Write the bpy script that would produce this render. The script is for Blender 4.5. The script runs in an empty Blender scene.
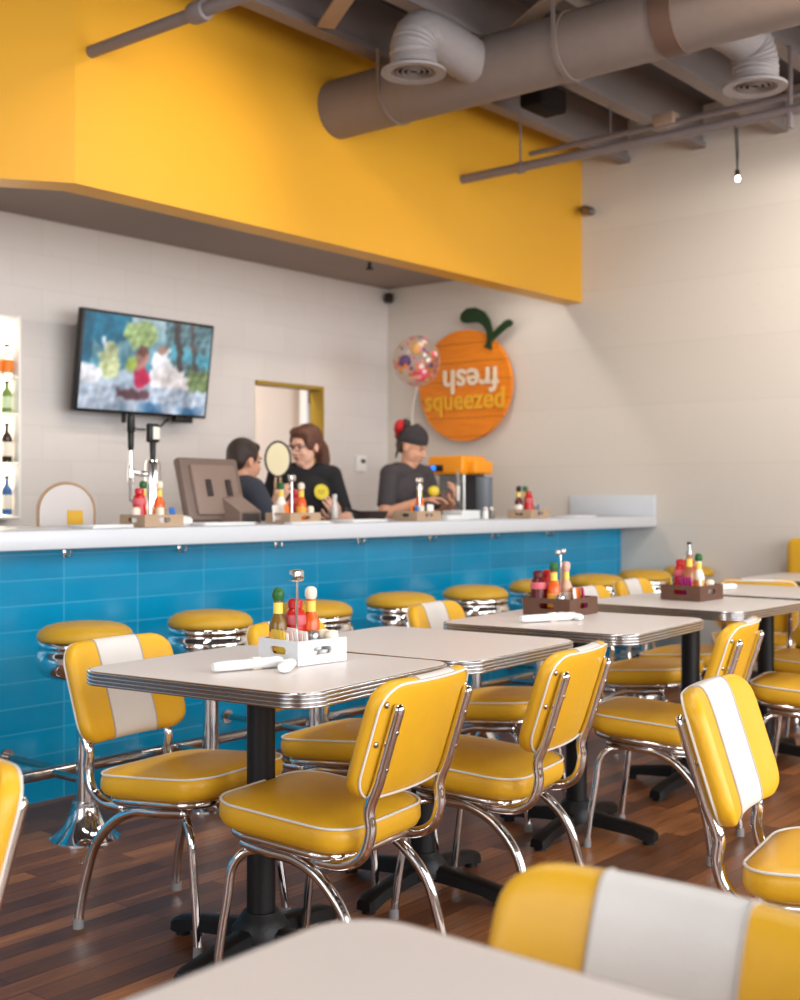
import bpy, bmesh, math, random
from mathutils import Vector, Matrix, Euler
PI = math.pi
SC = bpy.context.scene
COL = SC.collection
RAD = math.radians

# ------------------------------------------------------------------ camera
cam_data = bpy.data.cameras.new('camera')
cam = bpy.data.objects.new('camera', cam_data)
COL.objects.link(cam)
cam.location = (0, 0, 1.18)
cam.rotation_euler = (RAD(90), 0, -RAD(90) + math.atan2(1010, 1227))
cam_data.sensor_width = 36
cam_data.lens = 44.17
cam_data.shift_y = -0.002
cam_data.clip_start = 0.05
cam_data.dof.use_dof = True
cam_data.dof.focus_distance = 2.95
cam_data.dof.aperture_fstop = 3.5
SC.camera = cam
# ------------------------------------------------------------------ view
SC.view_settings.view_transform = 'Standard'
SC.view_settings.look = 'None'
SC.view_settings.exposure = 0.3
SC.view_settings.gamma = 1.0
SC.view_settings.use_curve_mapping = False
SC.cycles.use_denoising = True
SC.cycles.max_bounces = 8
SC.cycles.sample_clamp_indirect = 6
# ------------------------------------------------------------------ world
W = bpy.data.worlds.new('daylight')
SC.world = W
W.use_nodes = True
bg = W.node_tree.nodes['Background']
bg.inputs[0].default_value = (0.78, 0.88, 1.0, 1)
bg.inputs[1].default_value = 1.2

def area(name, loc, target, sx, sy, power, color):
    L = bpy.data.lights.new(name, 'AREA')
    L.shape = 'RECTANGLE'; L.size = sx; L.size_y = sy
    L.energy = power; L.color = color
    o = bpy.data.objects.new(name, L); COL.objects.link(o)
    o.location = loc
    d = Vector(target) - Vector(loc)
    o.rotation_euler = d.to_track_quat('-Z', 'Z').to_euler()
    return o
# daylight through the four street windows (wall behind the camera) and the side windows
WIN_Y = -2.6
WINS = [(-1.6, 0.5), (0.8, 2.9), (3.2, 5.3), (5.6, 7.0)]
for i, (a, b) in enumerate(WINS):
    area('window_daylight', ((a + b) / 2, WIN_Y - 0.35, 1.9), ((a + b) / 2, 6, 1.2), b - a, 2.5, 52 * (b - a), (0.97, 0.98, 1.0))
area('window_daylight', (-2.95, 1.6, 1.8), (6, 2.2, 1.3), 3.4, 2.3, 85, (0.97, 0.98, 1.0))

FILL_FIX = [(1.5, 2.1, 0), (3.5, 2.1, 0), (5.8, 1.3, 0)]  # ceiling lights added out of view to brighten table tops and floor
for fx, fy, _ in FILL_FIX:
    area('ceiling_fixture_light', (fx, fy, 3.21), (fx + 0.1, fy + 0.4, 0), 1.4, 0.26, (26, 28, 32)[int(fx // 2.4)], (1.0, 0.97, 0.93))

# fill light added unseen behind the soffit lip to brighten bar and back wall
area('soffit_strip_light', (5.2, 4.74, 2.755), (5.2, 5.25, 1.3), 3.8, 0.16, 26, (1.0, 0.95, 0.88))

def spot(name, loc, target, power, angle, color, blend=1.0, r=0.04):
    L = bpy.data.lights.new(name, 'SPOT')
    L.energy = power; L.spot_size = RAD(angle); L.spot_blend = blend; L.color = color; L.shadow_soft_size = r
    o = bpy.data.objects.new(name, L); COL.objects.link(o)
    o.location = loc
    o.rotation_euler = (Vector(target) - Vector(loc)).to_track_quat('-Z', 'Y').to_euler()
    return o
WARM = (1.0, 0.80, 0.55)
TRACK = [((3.65, 2.75, 3.32), (3.72, 4.41, 2.62), 62, 58), ((4.4, 1.2, 3.25), (6.2, 4.41, 2.6), 70, 60),
         ((5.9, 1.7, 3.25), (7.33, 2.6, 2.4), 115, 85), ((1.0, 1.6, 3.25), (2.6, 4.6, 2.9), 40, 55)]
for loc, tg, pw, an in TRACK:
    spot('track_spot_light', loc, tg, pw, an, WARM if an != 85 else (1.0, 0.92, 0.83))

# ------------------------------------------------------------------ materials
def lin(c):
    r = []
    for v in c[:3]:
        v /= 255.0
        r.append(v / 12.92 if v <= 0.04045 else ((v + 0.055) / 1.055) ** 2.4)
    return (r[0], r[1], r[2], 1)
MC = {}
def mat(name, rgb, rough=0.5, metal=0.0, spec=0.5, noise=0.0, nscale=40, bump=0.0, bscale=200, coat=0.0, emit=None, estr=0.0, trans=0.0, alpha=1.0, ior=1.45):
    if name in MC: return MC[name]
    m = bpy.data.materials.new(name); m.use_nodes = True
    nt = m.node_tree; b = nt.nodes['Principled BSDF']
    b.inputs['Base Color'].default_value = lin(rgb)
    b.inputs['Roughness'].default_value = rough
    b.inputs['Metallic'].default_value = metal
    b.inputs['Specular IOR Level'].default_value = spec
    b.inputs['Coat Weight'].default_value = coat
    b.inputs['Transmission Weight'].default_value = trans
    b.inputs['Alpha'].default_value = alpha
    b.inputs['IOR'].default_value = ior
    if emit:
        b.inputs['Emission Color'].default_value = lin(emit); b.inputs['Emission Strength'].default_value = estr
    tc = None
    if noise or bump:
        tc = nt.nodes.new('ShaderNodeTexCoord')
    if noise:
        n = nt.nodes.new('ShaderNodeTexNoise'); n.inputs['Scale'].default_value = nscale; n.inputs['Detail'].default_value = 3
        nt.links.new(tc.outputs['Object'], n.inputs['Vector'])
        r = nt.nodes.new('ShaderNodeMapRange'); r.inputs['To Min'].default_value = 1 - noise; r.inputs['To Max'].default_value = 1 + noise
        nt.links.new(n.outputs['Fac'], r.inputs['Value'])
        mx = nt.nodes.new('ShaderNodeMix'); mx.data_type = 'RGBA'; mx.blend_type = 'MULTIPLY'; mx.inputs[0].default_value = 1
        mx.inputs[6].default_value = lin(rgb)
        nt.links.new(r.outputs['Result'], mx.inputs[7])
        nt.links.new(mx.outputs[2], b.inputs['Base Color'])
    if bump:
        n2 = nt.nodes.new('ShaderNodeTexNoise'); n2.inputs['Scale'].default_value = bscale; n2.inputs['Detail'].default_value = 2
        nt.links.new(tc.outputs['Object'], n2.inputs['Vector'])
        bp = nt.nodes.new('ShaderNodeBump'); bp.inputs['Strength'].default_value = bump; bp.inputs['Distance'].default_value = 0.01
        nt.links.new(n2.outputs['Fac'], bp.inputs['Height']); nt.links.new(bp.outputs['Normal'], b.inputs['Normal'])
    MC[name] = m
    return m

def N(nt, t, **k):
    n = nt.nodes.new(t)
    for a, v in k.items(): setattr(n, a, v)
    return n
def math_node(nt, op, a, b=None):
    n = N(nt, 'ShaderNodeMath', operation=op)
    for i, v in enumerate((a, b)):
        if v is None: continue
        if isinstance(v, (int, float)): n.inputs[i].default_value = v
        else: nt.links.new(v, n.inputs[i])
    return n.outputs[0]

def brick_wall_mat(name, rgb, rotate):
    m = bpy.data.materials.new(name); m.use_nodes = True
    nt = m.node_tree; b = nt.nodes['Principled BSDF']
    b.inputs['Roughness'].default_value = 0.55
    tc = N(nt, 'ShaderNodeTexCoord'); mp = N(nt, 'ShaderNodeMapping')
    mp.inputs['Rotation'].default_value = rotate
    nt.links.new(tc.outputs['Object'], mp.inputs['Vector'])
    br = N(nt, 'ShaderNodeTexBrick')
    br.inputs['Color1'].default_value = lin(rgb); br.inputs['Color2'].default_value = lin([v * 0.985 for v in rgb])
    br.inputs['Mortar'].default_value = lin([v * 0.95 for v in rgb])
    br.inputs['Scale'].default_value = 1.0; br.inputs['Brick Width'].default_value = 0.4; br.inputs['Row Height'].default_value = 0.2
    br.inputs['Mortar Size'].default_value = 0.004; br.inputs['Mortar Smooth'].default_value = 0.8
    nt.links.new(mp.outputs['Vector'], br.inputs['Vector'])
    no = N(nt, 'ShaderNodeTexNoise'); no.inputs['Scale'].default_value = 55; no.inputs['Detail'].default_value = 4
    nt.links.new(tc.outputs['Object'], no.inputs['Vector'])
    # tiny dark specks in the painted block
    vo = N(nt, 'ShaderNodeTexVoronoi'); vo.inputs['Scale'].default_value = 16
    nt.links.new(tc.outputs['Object'], vo.inputs['Vector'])
    sp = math_node(nt, 'LESS_THAN', vo.outputs['Distance'], 0.075)
    spf = math_node(nt, 'MULTIPLY', sp, 0.16)
    mx = N(nt, 'ShaderNodeMix', data_type='RGBA'); mx.inputs[7].default_value = lin((120, 105, 85))
    nt.links.new(spf, mx.inputs[0]); nt.links.new(br.outputs['Color'], mx.inputs[6])
    nt.links.new(mx.outputs[2], b.inputs['Base Color'])
    h = math_node(nt, 'ADD', math_node(nt, 'MULTIPLY', br.outputs['Fac'], -0.5), math_node(nt, 'MULTIPLY', no.outputs['Fac'], 0.5))
    bp = N(nt, 'ShaderNodeBump'); bp.inputs['Strength'].default_value = 0.25; bp.inputs['Distance'].default_value = 0.008
    nt.links.new(h, bp.inputs['Height']); nt.links.new(bp.outputs['Normal'], b.inputs['Normal'])
    return m

def tile_mat():
    m = bpy.data.materials.new('blue_glazed_tile'); m.use_nodes = True
    nt = m.node_tree; b = nt.nodes['Principled BSDF']
    tc = N(nt, 'ShaderNodeTexCoord'); sx = N(nt, 'ShaderNodeSeparateXYZ')
    nt.links.new(tc.outputs['Object'], sx.inputs[0])
    def grid(sock, off, step, half):
        u = math_node(nt, 'DIVIDE', math_node(nt, 'ADD', sock, off), step)
        fr = math_node(nt, 'FRACT', u)
        d = math_node(nt, 'ABSOLUTE', math_node(nt, 'SUBTRACT', fr, 0.5))
        return math_node(nt, 'GREATER_THAN', d, 0.5 - half / step), math_node(nt, 'FLOOR', u)
    gx, ix = grid(sx.outputs['X'], 10 * 0.364 - 2.9, 0.364, 0.0021)
    gz, iz = grid(sx.outputs['Z'], 1.0 - 0.8885 + 0.0, 0.0975, 0.0019)
    g = math_node(nt, 'MAXIMUM', gx, gz)
    cv = N(nt, 'ShaderNodeCombineXYZ'); nt.links.new(ix, cv.inputs[0]); nt.links.new(iz, cv.inputs[1])
    wn = N(nt, 'ShaderNodeTexWhiteNoise'); nt.links.new(cv.outputs[0], wn.inputs['Vector'])
    no = N(nt, 'ShaderNodeTexNoise'); no.inputs['Scale'].default_value = 9
    nt.links.new(tc.outputs['Object'], no.inputs['Vector'])
    f = math_node(nt, 'ADD', math_node(nt, 'MULTIPLY', wn.outputs['Value'], 0.55), math_node(nt, 'MULTIPLY', no.outputs['Fac'], 0.45))
    mx = N(nt, 'ShaderNodeMix', data_type='RGBA'); mx.inputs[6].default_value = lin((0, 132, 176)); mx.inputs[7].default_value = lin((0, 158, 206))
    nt.links.new(f, mx.inputs[0])
    m2 = N(nt, 'ShaderNodeMix', data_type='RGBA'); m2.inputs[7].default_value = lin((90, 185, 215))
    nt.links.new(math_node(nt, 'MULTIPLY', g, 0.55), m2.inputs[0]); nt.links.new(mx.outputs[2], m2.inputs[6])
    nt.links.new(m2.outputs[2], b.inputs['Base Color'])
    r = math_node(nt, 'ADD', math_node(nt, 'MULTIPLY', g, 0.4), 0.14)
    nt.links.new(r, b.inputs['Roughness'])
    hh = math_node(nt, 'ADD', math_node(nt, 'MULTIPLY', g, -0.6), math_node(nt, 'MULTIPLY', no.outputs['Fac'], 0.3))
    bp = N(nt, 'ShaderNodeBump'); bp.inputs['Strength'].default_value = 0.12; bp.inputs['Distance'].default_value = 0.01
    nt.links.new(hh, bp.inputs['Height']); nt.links.new(bp.outputs['Normal'], b.inputs['Normal'])
    return m

def floor_mat():
    m = bpy.data.materials.new('dark_wood_planks'); m.use_nodes = True
    nt = m.node_tree; b = nt.nodes['Principled BSDF']
    tc = N(nt, 'ShaderNodeTexCoord')
    br = N(nt, 'ShaderNodeTexBrick'); br.offset = 0.37; br.offset_frequency = 2
    br.inputs['Scale'].default_value = 1; br.inputs['Brick Width'].default_value = 0.85; br.inputs['Row Height'].default_value = 0.075
    br.inputs['Mortar Size'].default_value = 0.0012; br.inputs['Bias'].default_value = -0.1
    br.inputs['Color1'].default_value = (0, 0, 0, 1); br.inputs['Color2'].default_value = (1, 1, 1, 1); br.inputs['Mortar'].default_value = (0, 0, 0, 1)
    nt.links.new(tc.outputs['Object'], br.inputs['Vector'])
    mp = N(nt, 'ShaderNodeMapping'); mp.inputs['Scale'].default_value = (1.5, 22, 1)
    nt.links.new(tc.outputs['Object'], mp.inputs['Vector'])
    gr = N(nt, 'ShaderNodeTexNoise'); gr.inputs['Scale'].default_value = 3.0; gr.inputs['Detail'].default_value = 6; gr.inputs['Roughness'].default_value = 0.65
    nt.links.new(mp.outputs['Vector'], gr.inputs['Vector'])
    big = N(nt, 'ShaderNodeTexNoise'); big.inputs['Scale'].default_value = 1.3
    nt.links.new(tc.outputs['Object'], big.inputs['Vector'])
    v = math_node(nt, 'ADD', math_node(nt, 'MULTIPLY', br.outputs['Color'], 0.28), math_node(nt, 'MULTIPLY', gr.outputs['Fac'], 0.52))
    v = math_node(nt, 'ADD', v, math_node(nt, 'MULTIPLY', big.outputs['Fac'], 0.2))
    cr = N(nt, 'ShaderNodeValToRGB')
    e = cr.color_ramp.elements
    e[0].position = 0.2; e[0].color = lin((50, 29, 21))
    e[1].position = 0.85; e[1].color = lin((228, 150, 86))
    x = cr.color_ramp.elements.new(0.5); x.color = lin((128, 78, 46))
    nt.links.new(v, cr.inputs['Fac'])
    mm = N(nt, 'ShaderNodeMix', data_type='RGBA'); mm.inputs[7].default_value = lin((25, 12, 8))
    nt.links.new(br.outputs['Fac'], mm.inputs[0]); nt.links.new(cr.outputs['Color'], mm.inputs[6])
    nt.links.new(mm.outputs[2], b.inputs['Base Color'])
    rr = math_node(nt, 'ADD', math_node(nt, 'MULTIPLY', gr.outputs['Fac'], 0.3), 0.24)
    nt.links.new(rr, b.inputs['Roughness']); b.inputs['Specular IOR Level'].default_value = 0.32
    hh = math_node(nt, 'ADD', math_node(nt, 'MULTIPLY', br.outputs['Fac'], -0.6), math_node(nt, 'MULTIPLY', gr.outputs['Fac'], 0.4))
    bp = N(nt, 'ShaderNodeBump'); bp.inputs['Strength'].default_value = 0.22; bp.inputs['Distance'].default_value = 0.006
    nt.links.new(hh, bp.inputs['Height']); nt.links.new(bp.outputs['Normal'], b.inputs['Normal'])
    return m

YELLOW = (230, 174, 40)
M_vinyl = lambda: mat('yellow_vinyl', YELLOW, 0.38, spec=0.45, noise=0.06, nscale=14, bump=0.08, bscale=90)
M_white = lambda: mat('white_vinyl', (222, 216, 210), 0.42, noise=0.04, nscale=20, bump=0.06, bscale=90)
M_pipe = lambda: mat('white_piping', (232, 226, 214), 0.4)
M_seam = lambda: mat('stripe_seam', (178, 170, 162), 0.5)
M_chrome = lambda: mat('chrome', (225, 222, 220), 0.07, metal=1.0)
M_chrome_d = lambda: mat('worn_chrome', (190, 182, 176), 0.16, metal=1.0, noise=0.1, nscale=25)
M_black = lambda: mat('black_iron', (9, 8, 9), 0.5, bump=0.1, bscale=150)
M_lam = lambda: mat('cream_laminate', (224, 213, 206), 0.3, noise=0.04, nscale=260, spec=0.4)
M_alu = lambda: mat('ribbed_aluminium', (205, 202, 200), 0.22, metal=1.0)
M_paper = lambda: mat('white_paper', (238, 238, 236), 0.8)
M_steel = lambda: mat('brushed_steel', (190, 188, 186), 0.28, metal=1.0, noise=0.06, nscale=60)
M_blackplastic = lambda: mat('black_plastic', (16, 15, 16), 0.4)

# ------------------------------------------------------------------ mesh builder
class MB:
    def __init__(s): s.bm = bmesh.new()
    def _xf(s, vs, mtx):
        if mtx is not None: bmesh.ops.transform(s.bm, matrix=mtx, verts=vs)
    def box(s, c, d, bev=0.0, rot=None, seg=2):
        r = bmesh.ops.create_cube(s.bm, size=1)
        vs = r['verts']
        bmesh.ops.scale(s.bm, vec=d, verts=vs)
        if bev > 0:
            es = list({e for v in vs for e in v.link_edges})
            rb = bmesh.ops.bevel(s.bm, geom=es, offset=bev, segments=seg, affect='EDGES', profile=0.5)
            vs = list({v for f in rb['faces'] for v in f.verts} | {v for v in vs if v.is_valid})
            vs = s._island(vs)
        m = Matrix.Translation(c)
        if rot is not None: m = m @ (rot if isinstance(rot, Matrix) else Euler(rot).to_matrix().to_4x4())
        s._xf(vs, m)
        return s
    def _island(s, vs):
        st = [v for v in vs if v.is_valid]; seen = set(st)
        while st:
            v = st.pop()
            for e in v.link_edges:
                o = e.other_vert(v)
                if o not in seen: seen.add(o); st.append(o)
        return list(seen)
    def loft(s, rings, closed=True, cap0=True, cap1=True):
        R = [[s.bm.verts.new(p) for p in r] for r in rings]
        n = len(R[0])
        for a, b in zip(R[:-1], R[1:]):
            for i in range(n if closed else n - 1):
                j = (i + 1) % n
                try: s.bm.faces.new((a[i], a[j], b[j], b[i]))
                except ValueError: pass
        if closed:
            if cap0: s.bm.faces.new(R[0][::-1])
            if cap1: s.bm.faces.new(R[-1])
        return R
    def lathe(s, prof, o=(0, 0, 0), seg=28, mtx=None, cap=True):
        rings = []
        for r, z in prof:
            r = max(r, 1e-4)
            rings.append([Vector((r * math.cos(2 * PI * k / seg), r * math.sin(2 * PI * k / seg), z)) for k in range(seg)])
        m = Matrix.Translation(o) @ (mtx if mtx is not None else Matrix())
        rings = [[m @ p for p in r] for r in rings]
        s.loft(rings, True, cap, cap)
        return s
    def cyl(s, p0, p1, r0, r1=None, seg=16):
        return s.tube([p0, p1], r0, seg, r1=r1)
    def tube(s, pts, r, seg=10, closed=False, r1=None, radii=None, capround=False):
        P = [Vector(p) for p in pts]
        n = len(P)
        tang = []
        for i in range(n):
            if closed: t = P[(i + 1) % n] - P[i - 1]
            elif i == 0: t = P[1] - P[0]
            elif i == n - 1: t = P[-1] - P[-2]
            else: t = (P[i + 1] - P[i]).normalized() + (P[i] - P[i - 1]).normalized()
            tang.append(t.normalized())
        up = Vector((0, 0, 1))
        if abs(tang[0].dot(up)) > 0.9: up = Vector((1, 0, 0))
        nrm = (up - tang[0] * up.dot(tang[0])).normalized()
        rings = []
        for i in range(n):
            nrm = (nrm - tang[i] * nrm.dot(tang[i])).normalized()
            bn = tang[i].cross(nrm)
            rr = radii[i] if radii else (r if r1 is None else r + (r1 - r) * i / max(1, n - 1))
            rings.append([P[i] + (nrm * math.cos(2 * PI * k / seg) + bn * math.sin(2 * PI * k / seg)) * rr for k in range(seg)])
        if capround and not closed:
            def capr(ring, c, t, rr):
                return [[c + (p - c) * math.cos(a) + t * rr * math.sin(a) for p in ring] for a in (RAD(30), RAD(60), RAD(82))]
            a = capr(rings[0], P[0], -tang[0], radii[0] if radii else r)
            b = capr(rings[-1], P[-1], tang[-1], radii[-1] if radii else (r1 or r))
            rings = a[::-1] + rings + b
        if closed: rings.append(rings[0]); s._loft_closed(rings)
        else: s.loft(rings)
        return s
    def _loft_closed(s, rings):
        R = [[s.bm.verts.new(p) for p in r] for r in rings[:-1]]
        R.append(R[0]); n = len(R[0])
        for a, b in zip(R[:-1], R[1:]):
            for i in range(n):
                j = (i + 1) % n
                s.bm.faces.new((a[i], a[j], b[j], b[i]))
    def prism(s, poly, h, mtx=None, top_in=0.0):
        # poly in xy, extruded 0..h in z
        m = mtx if mtx is not None else Matrix()
        rings = [[m @ Vector((x, y, 0)) for x, y in poly], [m @ Vector((x, y, h)) for x, y in poly]]
        s.loft(rings)
        return s
    def ball(s, c, r, seg=20, ring=12, rot=None):
        if isinstance(r, (int, float)): r = (r, r, r)
        rr = bmesh.ops.create_uvsphere(s.bm, u_segments=seg, v_segments=ring, radius=1)
        m = Matrix.Translation(c)
        if rot is not None: m = m @ (rot if isinstance(rot, Matrix) else Euler(rot).to_matrix().to_4x4())
        m = m @ Matrix.Diagonal((r[0], r[1], r[2], 1))
        s._xf(rr['verts'], m)
        return s
    def capsule(s, p0, r0, p1, r1, seg=14):
        p0, p1 = Vector(p0), Vector(p1)
        return s.tube([p0, p1], r0, seg, radii=[r0, r1], capround=True)
    def map(s, fn):
        for v in s.bm.verts: v.co = Vector(fn(v.co))
        return s
    def build(s, name, m, parent=None, smooth=40, **props):
        bmesh.ops.recalc_face_normals(s.bm, faces=s.bm.faces)
        me = bpy.data.meshes.new(name)
        s.bm.to_mesh(me); s.bm.free()
        if m is not None: me.materials.append(m)
        if smooth:
            for p in me.polygons: p.use_smooth = True
            try: me.set_sharp_from_angle(angle=RAD(smooth))
            except Exception: pass
        o = bpy.data.objects.new(name, me)
        COL.objects.link(o)
        if parent: o.parent = parent
        for k, v in props.items(): o[k] = v
        return o

def tag(o, label, cat, group=None):
    o['label'] = label; o['category'] = cat
    if group: o['group'] = group
    return o
def thing(name, label, cat, loc=(0, 0, 0), rz=0.0, group=None):
    o = bpy.data.objects.new(name, None); COL.objects.link(o)
    o.empty_display_size = 0.1
    o.location = loc; o.rotation_euler = (0, 0, rz)
    return tag(o, label, cat, group)
def copy_tree(o, parent=None):
    c = o.copy(); COL.objects.link(c)
    if parent: c.parent = parent
    for ch in list(o.children): copy_tree(ch, c)
    return c
def dup(o, label, loc, rz=0.0, group=None, scale=None):
    c = copy_tree(o); c.location = loc; c.rotation_euler = (0, 0, rz); c['label'] = label
    if group: c['group'] = group
    if scale: c.scale = (scale,) * 3
    return c
def struct(o): o['kind'] = 'structure'; return o
def rrect(w, d, r, n=6):
    pts = []
    for cx, cy, a0 in ((w / 2 - r, d / 2 - r, 0), (-w / 2 + r, d / 2 - r, 90), (-w / 2 + r, -d / 2 + r, 180), (w / 2 - r, -d / 2 + r, 270)):
        for k in range(n + 1):
            a = RAD(a0 + 90 * k / n); pts.append((cx + r * math.cos(a), cy + r * math.sin(a)))
    return pts
def bez(pts, n=8):
    """smooth path through points (Catmull-Rom)"""
    P = [Vector(p) for p in pts]; P = [P[0] * 2 - P[1]] + P + [P[-1] * 2 - P[-2]]
    out = []
    for i in range(1, len(P) - 2):
        for k in range(n):
            t = k / n
            a, b, c, d = P[i - 1], P[i], P[i + 1], P[i + 2]
            out.append(0.5 * ((2 * b) + (c - a) * t + (2 * a - 5 * b + 4 * c - d) * t * t + (3 * b - a - 3 * c + d) * t ** 3))
    out.append(P[-2])
    return out
# ================================================================== the room
XW, YB, YT, YF, YC = 7.335, 6.16, 4.107, 4.411, 3.839
M_wallback = brick_wall_mat('white_painted_block_back', (214, 208, 204), (RAD(90), 0, 0))
M_wallright = brick_wall_mat('white_painted_block_side', (214, 205, 194), (RAD(90), 0, RAD(90)))
M_plain = mat('white_plaster', (210, 205, 200), 0.6, noise=0.03, nscale=3)
M_floor = floor_mat()
XL = -2.6
b = MB(); b.box(((XL + XW) / 2, (WIN_Y + 9.0) / 2, -0.05), (XW - XL + 0.4, 9.0 - WIN_Y + 0.4, 0.1)); b.box((8.4, 6.9, -0.05), (2.0, 1.4, 0.098)); struct(b.build('floor', M_floor, smooth=0))
# back wall with the kitchen doorway
DX0, DX1, DZ = 5.907, 6.594, 1.995
b = MB(); T = 0.08
b.box(((XL + DX0) / 2, YB + T / 2, 1.9), (DX0 - XL, T, 3.8))
b.box(((DX1 + XW + 0.2) / 2, YB + T / 2, 1.9), (XW + 0.2 - DX1, T, 3.8))
b.box(((DX0 + DX1) / 2, YB + T / 2, (DZ + 3.8) / 2), (DX1 - DX0, T, 3.8 - DZ))
struct(b.build('wall_back', M_wallback, smooth=0))
b = MB(); b.box((XW + 0.1, (WIN_Y + YB) / 2, 1.9), (0.2, YB - WIN_Y + 0.2, 3.8)); struct(b.build('wall_right', M_wallright, smooth=0))
# window walls behind and to the left of the camera
b = MB()
xs = [XL] + [v for w in WINS for v in w] + [XW]
for a, c in zip(xs[0::2], xs[1::2]): b.box(((a + c) / 2, WIN_Y - 0.1, 1.9), (c - a, 0.2, 3.8))
for a, c in WINS:
    b.box(((a + c) / 2, WIN_Y - 0.1, 0.3), (c - a, 0.2, 0.6)); b.box(((a + c) / 2, WIN_Y - 0.1, 3.5), (c - a, 0.2, 0.6))
struct(b.build('wall_front', M_plain, smooth=0))
M_frame = mat('dark_window_frame', (40, 38, 38), 0.4)
for i, (a, c) in enumerate(WINS):
    b = MB()
    for x in (a + 0.03, (a + c) / 2, c - 0.03): b.box((x, WIN_Y - 0.1, 1.9), (0.06, 0.08, 2.6))
    for z in (0.63, 2.4, 3.17): b.box(((a + c) / 2, WIN_Y - 0.1, z), (c - a, 0.08, 0.06))
    struct(b.build('window_%d' % (i + 1), M_frame, smooth=0))
b = MB()
for y0, y1 in ((WIN_Y, -0.1), (3.3, YB)): b.box((XL - 0.1, (y0 + y1) / 2, 1.9), (0.2, y1 - y0, 3.8))
b.box((XL - 0.1, 1.6, 0.3), (0.2, 3.4, 0.6)); b.box((XL - 0.1, 1.6, 3.4), (0.2, 3.4, 0.8))
struct(b.build('wall_left', M_plain, smooth=0))
b = MB()
for y in (-0.07, 1.03, 2.17, 3.27): b.box((XL - 0.1, y, 1.8), (0.08, 0.06, 2.4))
for z in (0.63, 2.97): b.box((XL - 0.1, 1.6, z), (0.08, 3.4, 0.06))
struct(b.build('window_5', M_frame, smooth=0))

# ceiling deck and joists
M_deck = mat('grey_painted_deck', (82, 76, 79), 0.7, noise=0.12, nscale=4)
M_joist = mat('taupe_painted_joist', (126, 114, 110), 0.6, noise=0.08, nscale=6)
b = MB(); b.box(((XL + XW) / 2, (WIN_Y + YB) / 2, 3.76), (XW - XL, YB - WIN_Y, 0.1)); struct(b.build('ceiling', M_deck, smooth=0))
y = 4.077; k = 1
while y > WIN_Y + 0.1:
    b = MB()
    b.box(((XL + XW) / 2, y, 3.585), (XW - XL - 0.01, 0.045, 0.25)); b.box(((XL + XW) / 2, y, 3.445), (XW - XL - 0.01, 0.085, 0.035))
    o = struct(b.build('trim_joist_%d' % k, M_joist, smooth=0))
    y -= 0.545; k += 1
# flat bridging boards nailed under the joists
M_board = mat('tan_bridging_board', (165, 140, 120), 0.6, noise=0.1, nscale=8)
for i, (p0, p1) in enumerate((((5.07, 3.60), (4.55, 2.75)), ((4.28, 3.98), (3.9, 3.4)))):
    p0, p1 = Vector((*p0, 0)), Vector((*p1, 0)); d = p1 - p0
    b = MB(); b.box(((p0.x + p1.x) / 2, (p0.y + p1.y) / 2, 3.42), (d.length, 0.085, 0.012), rot=(0, 0, math.atan2(d.y, d.x)))
    struct(b.build('trim_bridging_%d' % (i + 1), M_board, smooth=0))

# yellow soffit over the bar
M_yel = mat('yellow_paint', (224, 164, 46), 0.42, noise=0.02, nscale=3, spec=0.4)
SX, SY = 3.17, YF
ang = [(XW, YF), (SX, YF), (1.75, 5.45), (1.75, YB)]
inn = [(XW, YF + 0.15), (SX + 0.05, YF + 0.15), (1.9, 5.5), (1.9, YB)]
b = MB()
for (a0, a1, i0, i1) in zip(ang[:-1], ang[1:], inn[:-1], inn[1:]):
    q = [a0, a1, i1, i0]
    b.loft([[(x, y_, 2.528) for x, y_ in q], [(x, y_, 3.71) for x, y_ in q]])
struct(b.build('trim_soffit', M_yel, smooth=0))
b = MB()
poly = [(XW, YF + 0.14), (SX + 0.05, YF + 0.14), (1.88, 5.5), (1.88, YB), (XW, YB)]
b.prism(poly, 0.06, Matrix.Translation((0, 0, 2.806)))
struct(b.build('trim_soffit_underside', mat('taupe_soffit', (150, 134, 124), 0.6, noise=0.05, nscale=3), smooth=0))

tt = thing('strip_light', 'slim strip light fixed behind the lip of the yellow soffit', 'lamp', (5.2, YF + 0.33, 2.776))  # housing for the added fill light in the soffit
MB().box((0, 0, 0), (3.9, 0.18, 0.036), 0.004).build('housing', mat('white_fixture', (235, 235, 232), 0.4), tt)
MB().box((0, 0.0, 0.022), (3.8, 0.05, 0.012)).build('bracket', mat('white_fixture', (235, 235, 232), 0.4), tt)
# kitchen beyond the doorway
b = MB()
KY = 7.5
M_beige = mat('beige_kitchen_wall', (212, 198, 186), 0.6, noise=0.03, nscale=3)
b.box((7.0, KY + 0.05, 1.4), (4.2, 0.1, 2.8)); struct(b.build('wall_kitchen_back', M_beige, smooth=0))
b = MB(); b.box((4.9, 6.9, 1.4), (0.1, 1.3, 2.8)); struct(b.build('wall_kitchen_left', M_beige, smooth=0))
b = MB(); b.box((9.05, 6.9, 1.4), (0.1, 1.3, 2.8)); struct(b.build('wall_kitchen_right', M_beige, smooth=0))
b = MB(); b.box((7.0, 6.9, 2.85), (4.2, 1.3, 0.1)); struct(b.build('ceiling_kitchen', M_beige, smooth=0))
kl = bpy.data.lights.new('kitchen_lamp', 'AREA'); kl.energy = 36; kl.size = 0.6; kl.color = (1, 0.93, 0.85)
ko = bpy.data.objects.new('kitchen_lamp', kl); COL.objects.link(ko); ko.location = (6.3, 6.75, 2.77)
M_olive = mat('olive_yellow_trim', (158, 128, 30), 0.45)
b = MB()
b.box((DX1 - 0.01, YB + 0.05, DZ / 2), (0.02, 0.12, DZ)); b.box(((DX0 + 0.008 + DX1 - 0.02) / 2, YB + 0.05, DZ - 0.012), (DX1 - DX0 - 0.028, 0.12, 0.024))
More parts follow.
